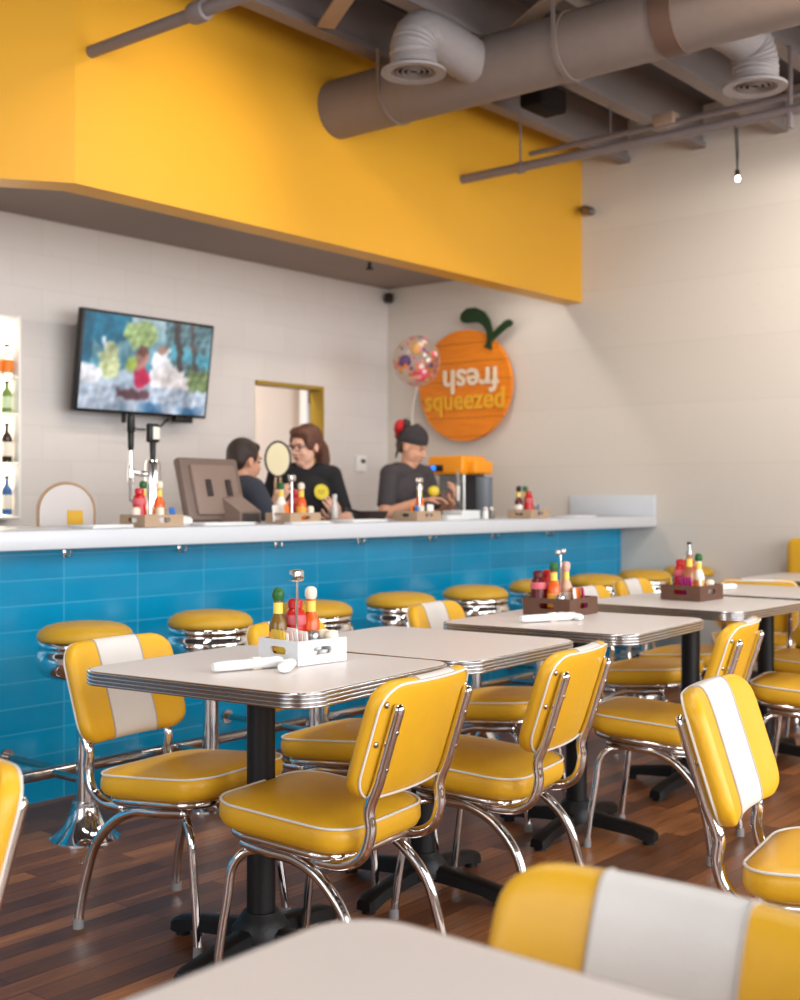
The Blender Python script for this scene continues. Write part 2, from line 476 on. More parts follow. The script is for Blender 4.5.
b.box((DX0 + 0.004, YB + 0.05, DZ / 2), (0.008, 0.09, DZ))
struct(b.build('door_1', M_olive, smooth=0))
b = MB(); b.cyl((7.70, KY - 0.08, 0.0), (7.70, KY - 0.08, 2.8), 0.04, seg=16)
struct(b.build('trim_kitchen_pipe', mat('white_pipe', (232, 230, 228), 0.4)))
t = thing('wall_cabinet', 'small brown box cabinet high on the wall inside the kitchen doorway', 'cabinet', (7.90, KY - 0.14, 2.10))
MB().box((0, 0, 0), (0.26, 0.26, 0.18), 0.006).build('body', mat('brown_wood', (110, 70, 48), 0.5, noise=0.1, nscale=12), t)
MB().box((0, -0.137, 0), (0.24, 0.014, 0.16), 0.003).build('door', MC['brown_wood'], t)
# baseboard on the right wall
b = MB(); b.box((XW - 0.008, (WIN_Y + YT) / 2, 0.05), (0.016, YT - WIN_Y, 0.1)); struct(b.build('baseboard_right', mat('dark_base', (70, 60, 56), 0.5), smooth=0))

# ------------------------------------------------------------------ ducts and pipes
M_duct = mat('taupe_painted_duct', (126, 112, 105), 0.55, noise=0.08, nscale=20)
M_flex = mat('grey_flex_duct', (146, 138, 136), 0.6, bump=0.3, bscale=40)
M_wf0 = mat('white_fixture', (235, 235, 232), 0.4)
M_dark = mat('vent_dark', (30, 26, 25), 0.7)
DXc, DZc, DR = 4.83, 3.245, 0.152
t = thing('air_duct', 'big round taupe air duct running under the ceiling joists into the yellow soffit', 'duct', (DXc, YF, DZc))
MB().cyl((0, -0.002, 0), (0, -6.5, 0), DR, seg=40).build('duct_body', M_duct, t)
for yy, w, mm in ((-0.42, 0.02, M_duct), (-1.45, 0.03, M_duct), (-1.97, 0.1, mat('brown_band', (98, 74, 62), 0.55)), (-3.1, 0.03, M_duct)):
    MB().tube([(0, yy - w / 2, 0), (0, yy + w / 2, 0)], DR + 0.006, 40).build('duct_band', mm, t)
for yy in (-0.42, -1.45):
    for sx_ in (-1, 1): MB().box((sx_ * (DR + 0.004), yy, 0.09), (0.006, 0.02, 0.19)).build('hanger_strap', M_duct, t)
def diffuser(label, base, path, cen):
    t = thing('air_diffuser', label, 'vent', base)
    B = Vector(base)
    loc = [Vector(p) - B for p in path]
    pts = bez(loc, 8)
    rad = [0.1 + 0.006 * (1 if i % 2 else 0) for i in range(len(pts))]
    MB().tube(pts, 0.1, 26, radii=rad).build('flexible_elbow', M_flex, t)
    c = Vector(cen) - B
    MB().lathe([(0.10, 0.05), (0.11, 0.02), (0.145, 0.0), (0.145, -0.012), (0.1, -0.008), (0.098, 0.03)], c, 36, cap=False).build('rim', M_flex, t)
    g = MB()
    g.lathe([(0.099, 0.02), (0.001, 0.02)], c, 30, cap=False); g.build('grille_back', M_dark, t)
    for r in (0.025, 0.05, 0.075, 0.092):
        MB().tube([c + Vector((r * math.cos(2 * PI * k / 30), r * math.sin(2 * PI * k / 30), -0.002)) for k in range(30)], 0.0045, 6, closed=True).build('louvre_ring', M_duct, t)
diffuser('round ceiling diffuser on pale elbow in front of the big duct, left one', (4.25, 3.42, 3.077),
         [(DXc - 0.1, 3.44, 3.25), (4.5, 3.43, 3.27), (4.31, 3.42, 3.26), (4.25, 3.42, 3.18), (4.25, 3.42, 3.12)], (4.25, 3.42, 3.077))
diffuser('round ceiling diffuser on pale elbow beyond the big duct, near right edge', (5.38, 2.32, 3.07),
         [(DXc + 0.1, 2.36, 3.27), (5.15, 2.35, 3.28), (5.32, 2.33, 3.26), (5.38, 2.32, 3.18), (5.38, 2.32, 3.11)], (5.38, 2.32, 3.07))
M_pipe2 = mat('taupe_painted_pipe', (126, 114, 112), 0.5, noise=0.06, nscale=20)
t = thing('sprinkler_pipe', 'taupe ceiling pipe entering the yellow soffit right of the big duct', 'pipe', (5.95, YF, 3.10))
MB().cyl((0, 0, 0), (0, -6.6, 0.03), 0.027, seg=18).build('pipe', M_pipe2, t)
MB().cyl((0, -0.42, 0), (0, -0.42, 0.33), 0.006, seg=8).build('hanger_rod', M_pipe2, t)
MB().cyl((0, -0.40, 0), (0, -0.44, 0), 0.034, seg=18).build('hanger_ring', M_pipe2, t)
MB().cyl((0, -2.03, 0), (0, -2.03, 0.33), 0.012, seg=8).build('hanger_rod', M_pipe2, t)
MB().box((0, -2.03, -0.03), (0.05, 0.03, 0.10), 0.01).build('hanger_clamp', M_pipe2, t)
t = thing('conduit_pipe', 'thin conduit with junction box running just above the right ceiling pipe', 'pipe', (6.2, 4.09, 3.25))
MB().cyl((0, 0, 0), (0, -6.2, 0.06), 0.016, seg=14).build('conduit', M_pipe2, t)
MB().box((0, -0.9, 0.03), (0.09, 0.13, 0.06), 0.01).build('junction_box', M_board, t)
MB().box((0, -1.75, 0.03), (0.05, 0.10, 0.05), 0.01).build('coupling', M_pipe2, t)
for yy in (-0.55, -2.2, -3.8): MB().cyl((0, yy, 0.01), (0, yy, 0.2), 0.005, seg=8).build('hanger_rod', M_pipe2, t)
t = thing('sprinkler_pipe', 'taupe ceiling pipe with a collar entering the yellow soffit at upper left', 'pipe', (3.253, YF, 3.112))
MB().cyl((0, 0, 0), (0, -6.6, -0.03), 0.027, seg=18).build('pipe', M_pipe2, t)
MB().lathe([(0.028, -0.045), (0.04, -0.04), (0.044, -0.02), (0.044, 0.02), (0.04, 0.04), (0.028, 0.045)], (0, -0.70, -0.003), 20, Euler((RAD(90), 0, 0)).to_matrix().to_4x4()).build('collar', M_pipe2, t)
MB().cyl((0, -1.5, 0), (0, -1.5, 0.32), 0.006, seg=8).build('hanger_rod', M_pipe2, t)
t = thing('ceiling_speaker', 'small black box speaker hanging under the joists below the big duct', 'speaker', (5.68, 3.66, 3.36))
MB().box((0, 0, 0), (0.26, 0.15, 0.13), 0.02).build('cabinet', mat('matte_black', (22, 18, 17), 0.8, spec=0.2), t)
MB().box((0, -0.078, 0), (0.22, 0.006, 0.10), 0.004).build('grille', mat('speaker_mesh', (34, 27, 24), 0.9, spec=0.1), t)
MB().box((0, 0.0, 0.075), (0.05, 0.08, 0.03)).build('bracket', M_blackplastic(), t)
t = thing('pendant_bulb', 'tiny lit bulb hanging on wires below the right ceiling pipe', 'lamp', (5.95, 2.66, 2.83))
MB().tube([(-0.03, 0.0, 0.25), (-0.012, 0, 0.12), (0, 0, 0.03)], 0.004, 8).tube([(0.02, 0.01, 0.25), (0.01, 0, 0.13), (0, 0, 0.03)], 0.004, 8).build('wire', M_dark, t)
MB().cyl((0, 0, 0.03), (0, 0, 0.0), 0.012).build('socket', M_dark, t)
MB().ball((0.005, 0, -0.014), (0.012, 0.012, 0.016)).build('bulb', mat('lit_bulb', (255, 250, 240), 0.3, emit=(255, 248, 235), estr=14), t)
for i, (fx, fy, rz) in enumerate(FILL_FIX):  # housings for the added overhead fill lights, out of view
    t = thing('ceiling_fixture', ['long white ceiling light over the left of the dining floor', 'long white ceiling light over the middle of the dining floor', 'long white ceiling light over the right of the dining floor'][i], 'lamp', (fx, fy, 3.2), 0, 'long ceiling lights')
    MB().box((0, 0, 0.05), (1.5, 0.3, 0.06), 0.01).build('housing', M_wf0, t)
    for s_ in (-1, 1): MB().cyl((s_ * 0.6, 0, 0.07), (s_ * 0.6, 0, 0.25), 0.006).build('hanger_rod', M_pipe2, t)
# track lamps (above the frame) that carry the spot lights
for i, (loc, tg, pw, an) in enumerate(TRACK):
    t = thing('track_lamp', ['black track spotlight aimed at the left of the yellow soffit', 'black track spotlight aimed at the right of the yellow soffit',
              'black track spotlight aimed at the right wall', 'black track spotlight aimed at the angled corner of the soffit'][i], 'lamp', (loc[0], loc[1], loc[2]))
    d = (Vector(tg) - Vector(loc)).normalized()
    q = d.to_track_quat('Z', 'Y').to_matrix().to_4x4()
    MB().lathe([(0.03, -0.16), (0.05, -0.15), (0.055, 0.02), (0.051, 0.02), (0.046, -0.05), (0.02, -0.06)], (0, 0, 0), 24, q, cap=True).build('shade', M_blackplastic(), t)
    MB().cyl(tuple(-d * 0.12), (0, 0, 0.18), 0.01).build('stem', M_blackplastic(), t)
# security camera and corner device
t = thing('security_camera', 'small grey security camera on the right wall beside the yellow soffit', 'camera', (XW, 4.36, 3.15))
MB().cyl((0, 0, 0), (-0.02, 0, 0), 0.035).build('mount', M_steel(), t)
MB().tube([(-0.02, 0, 0), (-0.06, -0.01, -0.005), (-0.08, -0.03, -0.02)], 0.012, 10).build('arm', M_steel(), t)
MB().capsule((-0.06, 0.0, 0.005), 0.028, (-0.12, -0.09, -0.035), 0.03).build('body', mat('camera_grey', (105, 95, 92), 0.4), t)
t = thing('wall_speaker', 'small dark device tucked in the corner under the soffit', 'speaker', (XW - 0.05, YB - 0.05, 2.73))
MB().box((0, 0, 0), (0.07, 0.07, 0.08), 0.02, rot=(0, 0, RAD(45))).build('cabinet', mat('dark_brown', (50, 40, 38), 0.5), t)
MB().ball((-0.03, -0.03, -0.01), 0.025).build('cone', M_dark, t)
t = thing('fire_sprinkler', 'tiny sprinkler head hanging from the taupe soffit underside', 'sprinkler', (6.4, 5.54, 2.806))
MB().cyl((0, 0, 0), (0, 0, -0.045), 0.012).build('stem', M_dark, t); MB().cyl((0, 0, -0.04), (0, 0, -0.05), 0.026).build('deflector', M_dark, t)

# ================================================================== the bar
BX0 = -0.6
b = MB(); b.box(((BX0 + XW) / 2, YT + 0.15, 0.495), (XW - BX0 - 0.002, 0.3, 0.99))
o = b.build('tiled_bar', tile_mat(), smooth=0); tag(o, 'long bar front clad in glossy turquoise blue tiles', 'bar')
b = MB()
b.box(((BX0 + XW) / 2, (YC + 4.52) / 2, 1.026), (XW - BX0 - 0.004, 4.52 - YC, 0.072), 0.008)
o = b.build('bar_countertop', mat('white_countertop', (208, 211, 216), 0.25, noise=0.02, nscale=30), smooth=30); tag(o, 'long white countertop on the blue tiled bar', 'countertop')
b = MB(); b.box((XW - 0.014, (YC + 4.5) / 2, 1.13), (0.024, 4.5 - YC - 0.01, 0.135), 0.004)
tag(b.build('side_splash', MC['white_countertop'], smooth=30), 'low white upstand at the right end of the bar countertop', 'splashback')
t = thing('foot_rail', 'long worn metal foot rail along the bottom of the blue bar', 'rail', (BX0, 3.75, 0))
MB().cyl((0, 0, 0.2), (XW - BX0 - 0.004, 0, 0.2), 0.022, seg=18).build('rail', M_chrome_d(), t)
for k in range(7):
    x = 1.0 + 1.12 * k
    MB().cyl((x, 0.0, 0.2), (x, YT - 3.75, 0.2), 0.014, seg=10).cyl((x, YT - 3.75 - 0.012, 0.2), (x, YT - 3.75, 0.2), 0.03, seg=14).build('bracket', M_chrome_d(), t)
# coat hooks under the counter lip
hk = None
HL = ['first', 'second', 'third', 'fourth', 'fifth', 'sixth', 'seventh']
for k in range(7):
    loc = (2.9 + 0.585 * k, YT, 0.965)
    lab = 'tiny chrome bag hook under the countertop, %s from the left' % HL[k]
    if hk is None:
        hk = thing('bag_hook', lab, 'hook', loc, 0, 'bag hooks along the bar')
        MB().box((0, -0.004, 0), (0.018, 0.008, 0.04), 0.003).build('plate', M_chrome(), hk)
        MB().tube(bez([(0, -0.006, -0.005), (0, -0.03, -0.018), (0, -0.045, -0.01), (0, -0.048, 0.008)], 4), 0.004, 8).build('prong', M_chrome(), hk)
    else: dup(hk, lab, loc)
# ================================================================== pedestal tables
TH = 0.76
def make_table(name, label, loc, rz, w=0.635, d=0.71, cr=0.075, group='laminate tables', po=(0, 0)):
    t = thing(name, label, 'table', loc, rz, group)
    b = MB(); rings = []
    for ins, z in ((0.004, TH - 0.036), (0.004, TH - 0.003), (0.006, TH - 0.0008), (0.02, TH)):
        rings.append([(x, y, z) for x, y in rrect(w - 2 * ins, d - 2 * ins, max(cr - ins, 0.01), 8)])
    b.loft(rings); b.build('tabletop', M_lam(), t)
    # ribbed metal edge banding
    b = MB(); prof = []
    z0, z1, nr = TH - 0.037, TH - 0.0015, 4
    prof.append((0.006, z0))
    for k in range(nr):
        za = z0 + (z1 - z0) * k / nr; zb = z0 + (z1 - z0) * (k + 1) / nr; h = zb - za
        prof += [(-0.0005, za + h * 0.1), (-0.0028, za + h * 0.35), (-0.0028, za + h * 0.65), (-0.0005, za + h * 0.9), (0.0015, zb)]
    prof.append((0.006, z1))
    rings = [[(x, y, z) for x, y in rrect(w - 2 * i, d - 2 * i, max(cr - i, 0.01), 8)] for i, z in prof]
    b.loft(rings, True, False, False); b.build('edge_band', M_alu(), t, smooth=60)
    px_, py_ = po
    MB().cyl((px_, py_, 0.07), (px_, py_, TH - 0.055), 0.037, seg=24).build('column', M_black(), t)
    b = MB(); b.box((px_, py_, TH - 0.046), (0.32, 0.05, 0.02), 0.004).box((px_, py_, TH - 0.046), (0.05, 0.32, 0.02), 0.004); b.build('spider_plate', M_black(), t)
    b = MB()
    b.lathe([(0.075, 0.045), (0.075, 0.075), (0.055, 0.1), (0.045, 0.115)], (px_, py_, 0), 24)
    for k in range(4):
        a = RAD(k * 90)
        m = Matrix.Translation((px_, py_, 0)) @ Euler((0, 0, a)).to_matrix().to_4x4()
        rings = []
        for x, hw, zb, zt in ((0.0, 0.034, 0.04, 0.085), (0.1, 0.029, 0.035, 0.078), (0.22, 0.026, 0.025, 0.062), (0.275, 0.03, 0.012, 0.052), (0.298, 0.024, 0.012, 0.042)):
            rings.append([m @ Vector(p) for p in ((x, -hw, zb), (x, hw, zb), (x, hw * 0.9, zt - 0.008), (x, hw * 0.55, zt), (x, -hw * 0.55, zt), (x, -hw * 0.9, zt - 0.008))])
        b.loft(rings)
    b.build('base', M_black(), t)
    for k in range(4):
        a = RAD(k * 90)
        MB().cyl((px_ + 0.272 * math.cos(a), py_ + 0.272 * math.sin(a), 0), (px_ + 0.272 * math.cos(a), py_ + 0.272 * math.sin(a), 0.016), 0.02, seg=14).build('foot_glide', M_black(), t)
    return t
TABLES = [((2.172, 2.21), 6, 'laminate pedestal table carrying the white condiment caddy'),
          ((2.82, 2.235), 4, 'laminate pedestal table with a bare top, right of the white caddy'),
          ((3.646, 2.222), 5, 'laminate pedestal table in the middle with the sign holder and wooden caddy'),
          ((4.61, 2.262), -1, 'laminate pedestal table at right with purple packets in its wooden caddy'),
          ((5.36, 2.26), 0, 'laminate pedestal table cut by the right edge, next to the purple packets table'),
          ((6.41, 2.38), 0, 'small far laminate table against the white wall by the yellow booth')]
ta = tb = None
for i, ((x, y), r, lab) in enumerate(TABLES):
    if i < 3: ta = make_table('pedestal_table', lab, (x, y, 0), RAD(r), (0.635, 0.625, 0.66)[i], 0.715, po=((0.06, 0.08), (0.095, 0.065), (0.105, 0.045))[i])
    elif i == 3: tb = make_table('pedestal_table', lab, (x, y, 0), RAD(r), 0.66, 0.72)
    else: dup(tb, lab, (x, y, 0), RAD(r))
dup(tb, 'blurred laminate table in the foreground, filling the bottom edge', (0.615, 0.475, 0), 0)

# ================================================================== diner chairs
SEAT_W, SEAT_D = 0.403, 0.40
TILT = RAD(4.2)
BK_W, BK_Z0, BK_H, LEAN = 0.407, 0.501, 0.273, 0.319
STW = 0.083
def back_y(x, z):            # centre surface of the backrest
    return -0.237 + 0.75 * x * x - (z - BK_Z0) * LEAN
def seat_map(p):
    x, y, z = p
    return (x, y, z + math.tan(TILT) * y)
def cushion_grid(xs, hw, r, h, tf, tb, n=26):
    """rows of closed section loops (y thickness, z height) of a rounded pad standing in xz"""
    out = []
    for x in xs:
        ax = abs(x)
        cz = 0.0
        if ax > hw - r:
            q = min(1.0, (ax - (hw - r)) / r); cz = r * (1 - math.sqrt(max(0.0, 1 - q * q)))
        e = 0.022; th = 1.0
        if ax > hw - e:
            q = min(1.0, (ax - (hw - e)) / e); th = max(0.12, math.sqrt(max(0.0, 1 - q * q)))
        hh = h / 2 - cz * 1.0
        hh = max(hh, 0.02)
        ring = []
        for k in range(n):
            a = 2 * PI * k / n
            cy, sz = math.cos(a), math.sin(a)
            yy = math.copysign(abs(cy) ** 0.55, cy); zz = math.copysign(abs(sz) ** 0.32, sz)
            ring.append((x, yy * (tf if yy > 0 else tb) * th, zz * hh))
        out.append(ring)
    return out
def bend_back(p):
    x, y, z = p
    Z = BK_Z0 + BK_H / 2 + z
    return (x, back_y(x, Z) + y, Z + y * 0.2)
def make_chair(label, loc, rz):
    t = thing('diner_chair', label, 'chair', loc, rz, 'yellow diner chairs')
    hw = BK_W / 2
    xs = sorted(set([round(-hw + BK_W * k / 28, 4) for k in range(29)] + [-STW, STW] + [s * (hw - e) for s in (-1, 1) for e in (0.003, 0.008, 0.014, 0.02)]))
    G = cushion_grid(xs, hw, 0.062, BK_H, 0.026, 0.02)
    n = len(G[0])
    # yellow pad and the white stripe over its front and top share a border
    by, bw = MB(), MB()
    vy = [[by.bm.verts.new(bend_back(p)) for p in r] for r in G]
    vw = {}
    for i in range(len(xs) - 1):
        mid = (xs[i] + xs[i + 1]) / 2
        for k in range(n):
            j = (k + 1) % n
            a = 2 * PI * (k + 0.5) / n
            white = abs(mid) < STW and (math.cos(a) > -0.35)
            if white:
                q = []
                for (ii, kk) in ((i, k), (i, j), (i + 1, j), (i + 1, k)):
                    if (ii, kk) not in vw:
                        x, y, z = G[ii][kk]
                        vw[(ii, kk)] = bw.bm.verts.new(bend_back((x, y * 1.03 + 0.0006, z * 1.006)))
                    q.append(vw[(ii, kk)])
                bw.bm.faces.new(q)
            else:
                by.bm.faces.new((vy[i][k], vy[i][j], vy[i + 1][j], vy[i + 1][k]))
    by.bm.faces.new(vy[0][::-1]); by.bm.faces.new(vy[-1])
    bmesh.ops.delete(by.bm, geom=[v for v in by.bm.verts if not v.link_faces], context='VERTS')
    bk = by.build('backrest', M_vinyl(), t, smooth=60)
    bw.build('stripe', M_white(), bk, smooth=60, label='white vinyl centre stripe')
    # seams beside the stripe
    for s in (-1, 1):
        pts = []
        for k in range(n):
            a = 2 * PI * k / n - PI / 2
            if math.cos(a) < -0.35: continue
            cy, sz = math.cos(a), math.sin(a)
            yy = math.copysign(abs(cy) ** 0.55, cy); zz = math.copysign(abs(sz) ** 0.32, sz)
            pts.append(bend_back((s * STW, yy * (0.0275 if yy > 0 else 0.02), zz * BK_H / 2 * 1.008)))
        MB().tube(pts, 0.0022, 6).build('seam', M_seam(), bk)
    # white piping around the rear panel
    pts = []
    for x, z in rrect(BK_W - 0.012, BK_H - 0.008, 0.06, 7):
        pts.append((x, z))
    dense = []
    for (x0, z0), (x1, z1) in zip(pts, pts[1:] + pts[:1]):
        m = max(1, int(math.hypot(x1 - x0, z1 - z0) / 0.03))
        for k in range(m): dense.append((x0 + (x1 - x0) * k / m, z0 + (z1 - z0) * k / m))
    MB().tube([bend_back((x, -0.0165, z)) for x, z in dense], 0.0031, 8, closed=True).build('piping', M_pipe(), bk, label='white piping')
    # dark studs on the rear panel
    for s in (-1, 1):
        for z in (0.09, -0.0):
            c = Vector(bend_back((s * 0.181, -0.019, z)))
            MB().ball(c, (0.0085, 0.005, 0.0085), 12, 8).build('stud', M_chrome_d(), bk)
    # seat: rounded pad, crown on top
    def seat_ring(ins, z, crown=0.0):
        return [seat_map((x, y, z)) for x, y in rrect(SEAT_W - 2 * ins, SEAT_D - 2 * ins, max(0.085 - ins * 0.4, 0.02) if ins < 0.1 else (0.2 - ins) * 0.8, 8)]
    b = MB()
    zb, zp = 0.380, 0.440
    rings = [seat_ring(0.02, zb), seat_ring(0.006, zb + 0.008), seat_ring(-0.001, zb + 0.025), seat_ring(0.0, zp - 0.012), seat_ring(0.005, zp)]
    for ins, dz in ((0.012, 0.005), (0.03, 0.011), (0.06, 0.017), (0.1, 0.022), (0.14, 0.0245), (0.175, 0.0255)):
        rings.append(seat_ring(ins, zp + dz))
    R = b.loft(rings, True, True, False)
    cv = b.bm.verts.new((0, 0, zp + 0.026))
    for k in range(len(R[-1])): b.bm.faces.new((R[-1][k], R[-1][(k + 1) % len(R[-1])], cv))
    st = b.build('seat', M_vinyl(), t, smooth=60)
    MB().tube([seat_map((x, y, zp + 0.002)) for x, y in rrect(SEAT_W - 0.004, SEAT_D - 0.004, 0.085, 8)], 0.0034, 8, closed=True).build('piping', M_pipe(), st, label='white piping')
    # chrome apron under the pad
    MB().tube([seat_map((x, y, 0.370)) for x, y in rrect(SEAT_W - 0.05, SEAT_D - 0.06, 0.08, 8)], 0.0115, 10, closed=True).build('seat_rail', M_chrome(), t)
    # legs
    for s in (-1, 1):
        P = [(s * 0.168, 0.03, 0.347), (s * 0.17, -0.05, 0.34), (s * 0.174, -0.125, 0.305), (s * 0.18, -0.19, 0.235), (s * 0.186, -0.222, 0.14), (s * 0.192, -0.238, 0.06), (s * 0.195, -0.242, 0.012)]
        lg = MB().tube(bez([(s * 0.160, 0.11, 0.354)] + P, 6), 0.0138, 12, capround=True).build('leg', M_chrome(), t)
        MB().cyl((s * 0.195, -0.242, 0), (s * 0.195, -0.242, 0.028), 0.0155, 0.0145, 14).build('glide', mat('grey_rubber', (140, 138, 136), 0.6), lg)
        P = [(s * 0.13, 0.09, 0.335), (s * 0.155, 0.12, 0.328), (s * 0.168, 0.145, 0.29), (s * 0.172, 0.155, 0.22), (s * 0.178, 0.17, 0.12), (s * 0.183, 0.183, 0.012)]
        lg = MB().tube(bez(P, 6), 0.0115, 12).build('leg', M_chrome(), t)
        MB().cyl((s * 0.183, 0.183, 0), (s * 0.183, 0.183, 0.028), 0.0145, 0.0135, 14).build('glide', MC['grey_rubber'], lg)
        # back post
        xs_ = s * 0.158
        def rear(z, extra=0.0): return (xs_, back_y(xs_, z) - 0.021 - 0.0135 - extra, z)
        P = [rear(0.712), rear(0.66), rear(0.60), rear(0.54), rear(0.48, -0.004), (xs_, -0.245, 0.43), (xs_ * 1.01, -0.225, 0.375), (xs_ * 1.02, -0.175, 0.346), (xs_ * 1.04, -0.11, 0.343)]
        pts = bez(P, 6)
        ps = MB().tube(pts, 0.0140, 12, capround=True).build('back_post', M_chrome(), t)
        for z in (0.66, 0.575):
            c = Vector(rear(z)) + Vector((0, -0.0125, 0))
            MB().ball(c, (0.0065, 0.0035, 0.0065), 10, 6).build('screw', M_chrome_d(), ps)
    return t
CH = [((2.205, 2.065), 8, 'yellow chair seen from behind, nearest to camera, in front of the white caddy table'),
      ((2.858, 2.052), 10, 'yellow chair seen from behind, pulled up to the bare laminate table'),
      ((3.826, 2.008), 11, 'yellow chair seen from behind at right, half hidden by the tilted striped backrest'),
      ((2.262, 2.605), 187, 'yellow chair with white stripe at the far left, its back behind the caddy table corner'),
      ((2.93, 2.58), 188, 'yellow chair mostly hidden behind the white condiment caddy'),
      ((3.789, 2.62), 190, 'yellow chair on the bar side, striped back between the bare table and the middle table'),
      ((4.90, 2.60), 188, 'yellow chair on the bar side, back just right of the middle wooden caddy'),
      ((5.48, 2.70), 186, 'yellow chair on the bar side, striped back left of the purple packets caddy'),
      ((6.14, 2.66), -62, 'yellow chair with plain back showing right of the purple packets caddy'),
      ((4.78, 1.84), 10, 'yellow chair cut by the right edge, its seat right of the striped backrest'),
      ((5.58, 2.12), 6, 'yellow chair cut by the right edge, farther seat below the right table'),
      ((2.568, 0.888), 189, 'yellow chair at right with tilted white striped backrest facing the camera'),
      ((0.860, 0.588), 90, 'blurred yellow and white chair back in the bottom right foreground'),
      ((0.758, 1.80), 90, 'yellow chair back cut by the left edge, with white piping')]
c0 = None
for (x, y), r, lab in CH:
    if c0 is None: c0 = make_chair(lab, (x, y, 0), RAD(r))
    else: dup(c0, lab, (x, y, 0), RAD(r))

# ================================================================== bar stools
M_vinyl_st = mat('mustard_vinyl', (206, 158, 40), 0.4, noise=0.06, nscale=18, bump=0.08, bscale=90)
def make_stool(label, loc):
    t = thing('bar_stool', label, 'stool', loc, 0, 'bar stools')
    MB().lathe([(0.0, 0.752), (0.06, 0.751), (0.105, 0.746), (0.136, 0.737), (0.154, 0.724), (0.162, 0.710), (0.162, 0.699), (0.157, 0.691), (0.02, 0.691)], seg=40).build('seat_cushion', M_vinyl_st, t, smooth=60)
    rg = MB().lathe([(0.02, 0.689), (0.157, 0.689), (0.160, 0.685), (0.160, 0.674), (0.156, 0.670), (0.154, 0.662), (0.157, 0.654), (0.164, 0.645), (0.168, 0.63), (0.167, 0.608), (0.160, 0.588), (0.142, 0.572), (0.115, 0.561), (0.05, 0.553)], seg=40).build('seat_ring', M_chrome(), t)
    MB().cyl((0, 0, 0.1), (0, 0, 0.56), 0.031, seg=24).build('column', M_chrome(), t)
    MB().lathe([(0.032, 0.132), (0.045, 0.130), (0.046, 0.115), (0.053, 0.088), (0.067, 0.058), (0.088, 0.031), (0.112, 0.012), (0.121, 0.007), (0.122, 0.0)], seg=40).build('bell_base', M_chrome(), t)
    b = MB(); b.cyl((0, 0.03, 0.2), (0, 0.183, 0.2), 0.014, seg=12); b.build('rail_bracket', M_chrome_d(), t)
    return t
NTH = ['first', 'second', 'third', 'fourth', 'fifth', 'sixth', 'seventh', 'eighth', 'ninth']
s0 = None
for k in range(9):
    loc = (2.59 + 0.575 * k, 3.545, 0)
    lab = 'yellow topped chrome bar stool bolted at the blue bar, %s from the left' % NTH[k]
    if s0 is None: s0 = make_stool(lab, loc)
    else: dup(s0, lab, loc)

# yellow booth along the right wall
t = thing('booth_bench', 'yellow upholstered booth against the right wall at the picture edge', 'booth', (XW - 0.32, 1.65, 0))
def pad(c, d, bev, nm):
    b = MB(); b.box(c, d, bev, seg=4); return b.build(nm, M_vinyl(), t, smooth=60)
pad((0.22, 0, 0.69), (0.16, 2.5, 0.5), 0.05, 'backrest')
pad((-0.02, 0, 0.40), (0.5, 2.5, 0.13), 0.04, 'seat')
MB().box((0.03, 0, 0.17), (0.44, 2.44, 0.335)).build('plinth', mat('brown_plinth', (95, 62, 44), 0.5), t)
# ================================================================== bottles, caddies, napkins
M_cream = mat('cream_plastic', (236, 224, 200), 0.45)
M_green = mat('green_plastic', (36, 96, 40), 0.4)
M_redp = mat('ketchup_red', (196, 24, 22), 0.3, spec=0.6)
M_orange = mat('orange_sauce', (226, 92, 20), 0.2, spec=0.6)
M_brown = mat('green_brown_sauce', (120, 88, 28), 0.2, spec=0.6)
M_labely = mat('yellow_label', (238, 206, 92), 0.6)
M_labelo = mat('amber_label', (236, 164, 60), 0.6)
M_labelw = mat('pale_label', (236, 228, 214), 0.6)
M_wood = mat('brown_stained_wood', (98, 66, 50), 0.55, noise=0.18, nscale=30)
M_tin = mat('white_tin', (222, 222, 222), 0.4, noise=0.05, nscale=20)
M_blackcap = M_blackplastic()
def sauce(label, loc, body, capm, lab, h=0.94, group=None, rz=0):
    t = thing('sauce_bottle', label, 'bottle', loc, rz, group)
    MB().lathe([(0.0, 0.0), (0.021, 0.0), (0.0235, 0.004), (0.0235, 0.085 * h), (0.021, 0.1 * h), (0.013, 0.118 * h), (0.0115, 0.13 * h), (0.0115, 0.162 * h)], seg=20).build('body', body, t)
    MB().lathe([(0.0240, 0.02), (0.0242, 0.021), (0.0242, 0.072 * h), (0.0240, 0.073 * h)], seg=20, cap=False).build('label_band', lab, t)
    MB().lathe([(0.0131, 0.121 * h), (0.0125, 0.124 * h), (0.0125, 0.15 * h), (0.0120, 0.151 * h)], seg=16, cap=False).build('neck_band', M_labely, t)
    MB().lathe([(0.0, 0.156 * h), (0.012, 0.156 * h), (0.0155, 0.163 * h), (0.0160, 0.174 * h), (0.0145, 0.184 * h), (0.008, 0.190 * h), (0.0, 0.191 * h)], seg=18).build('cap', capm, t)
    return t
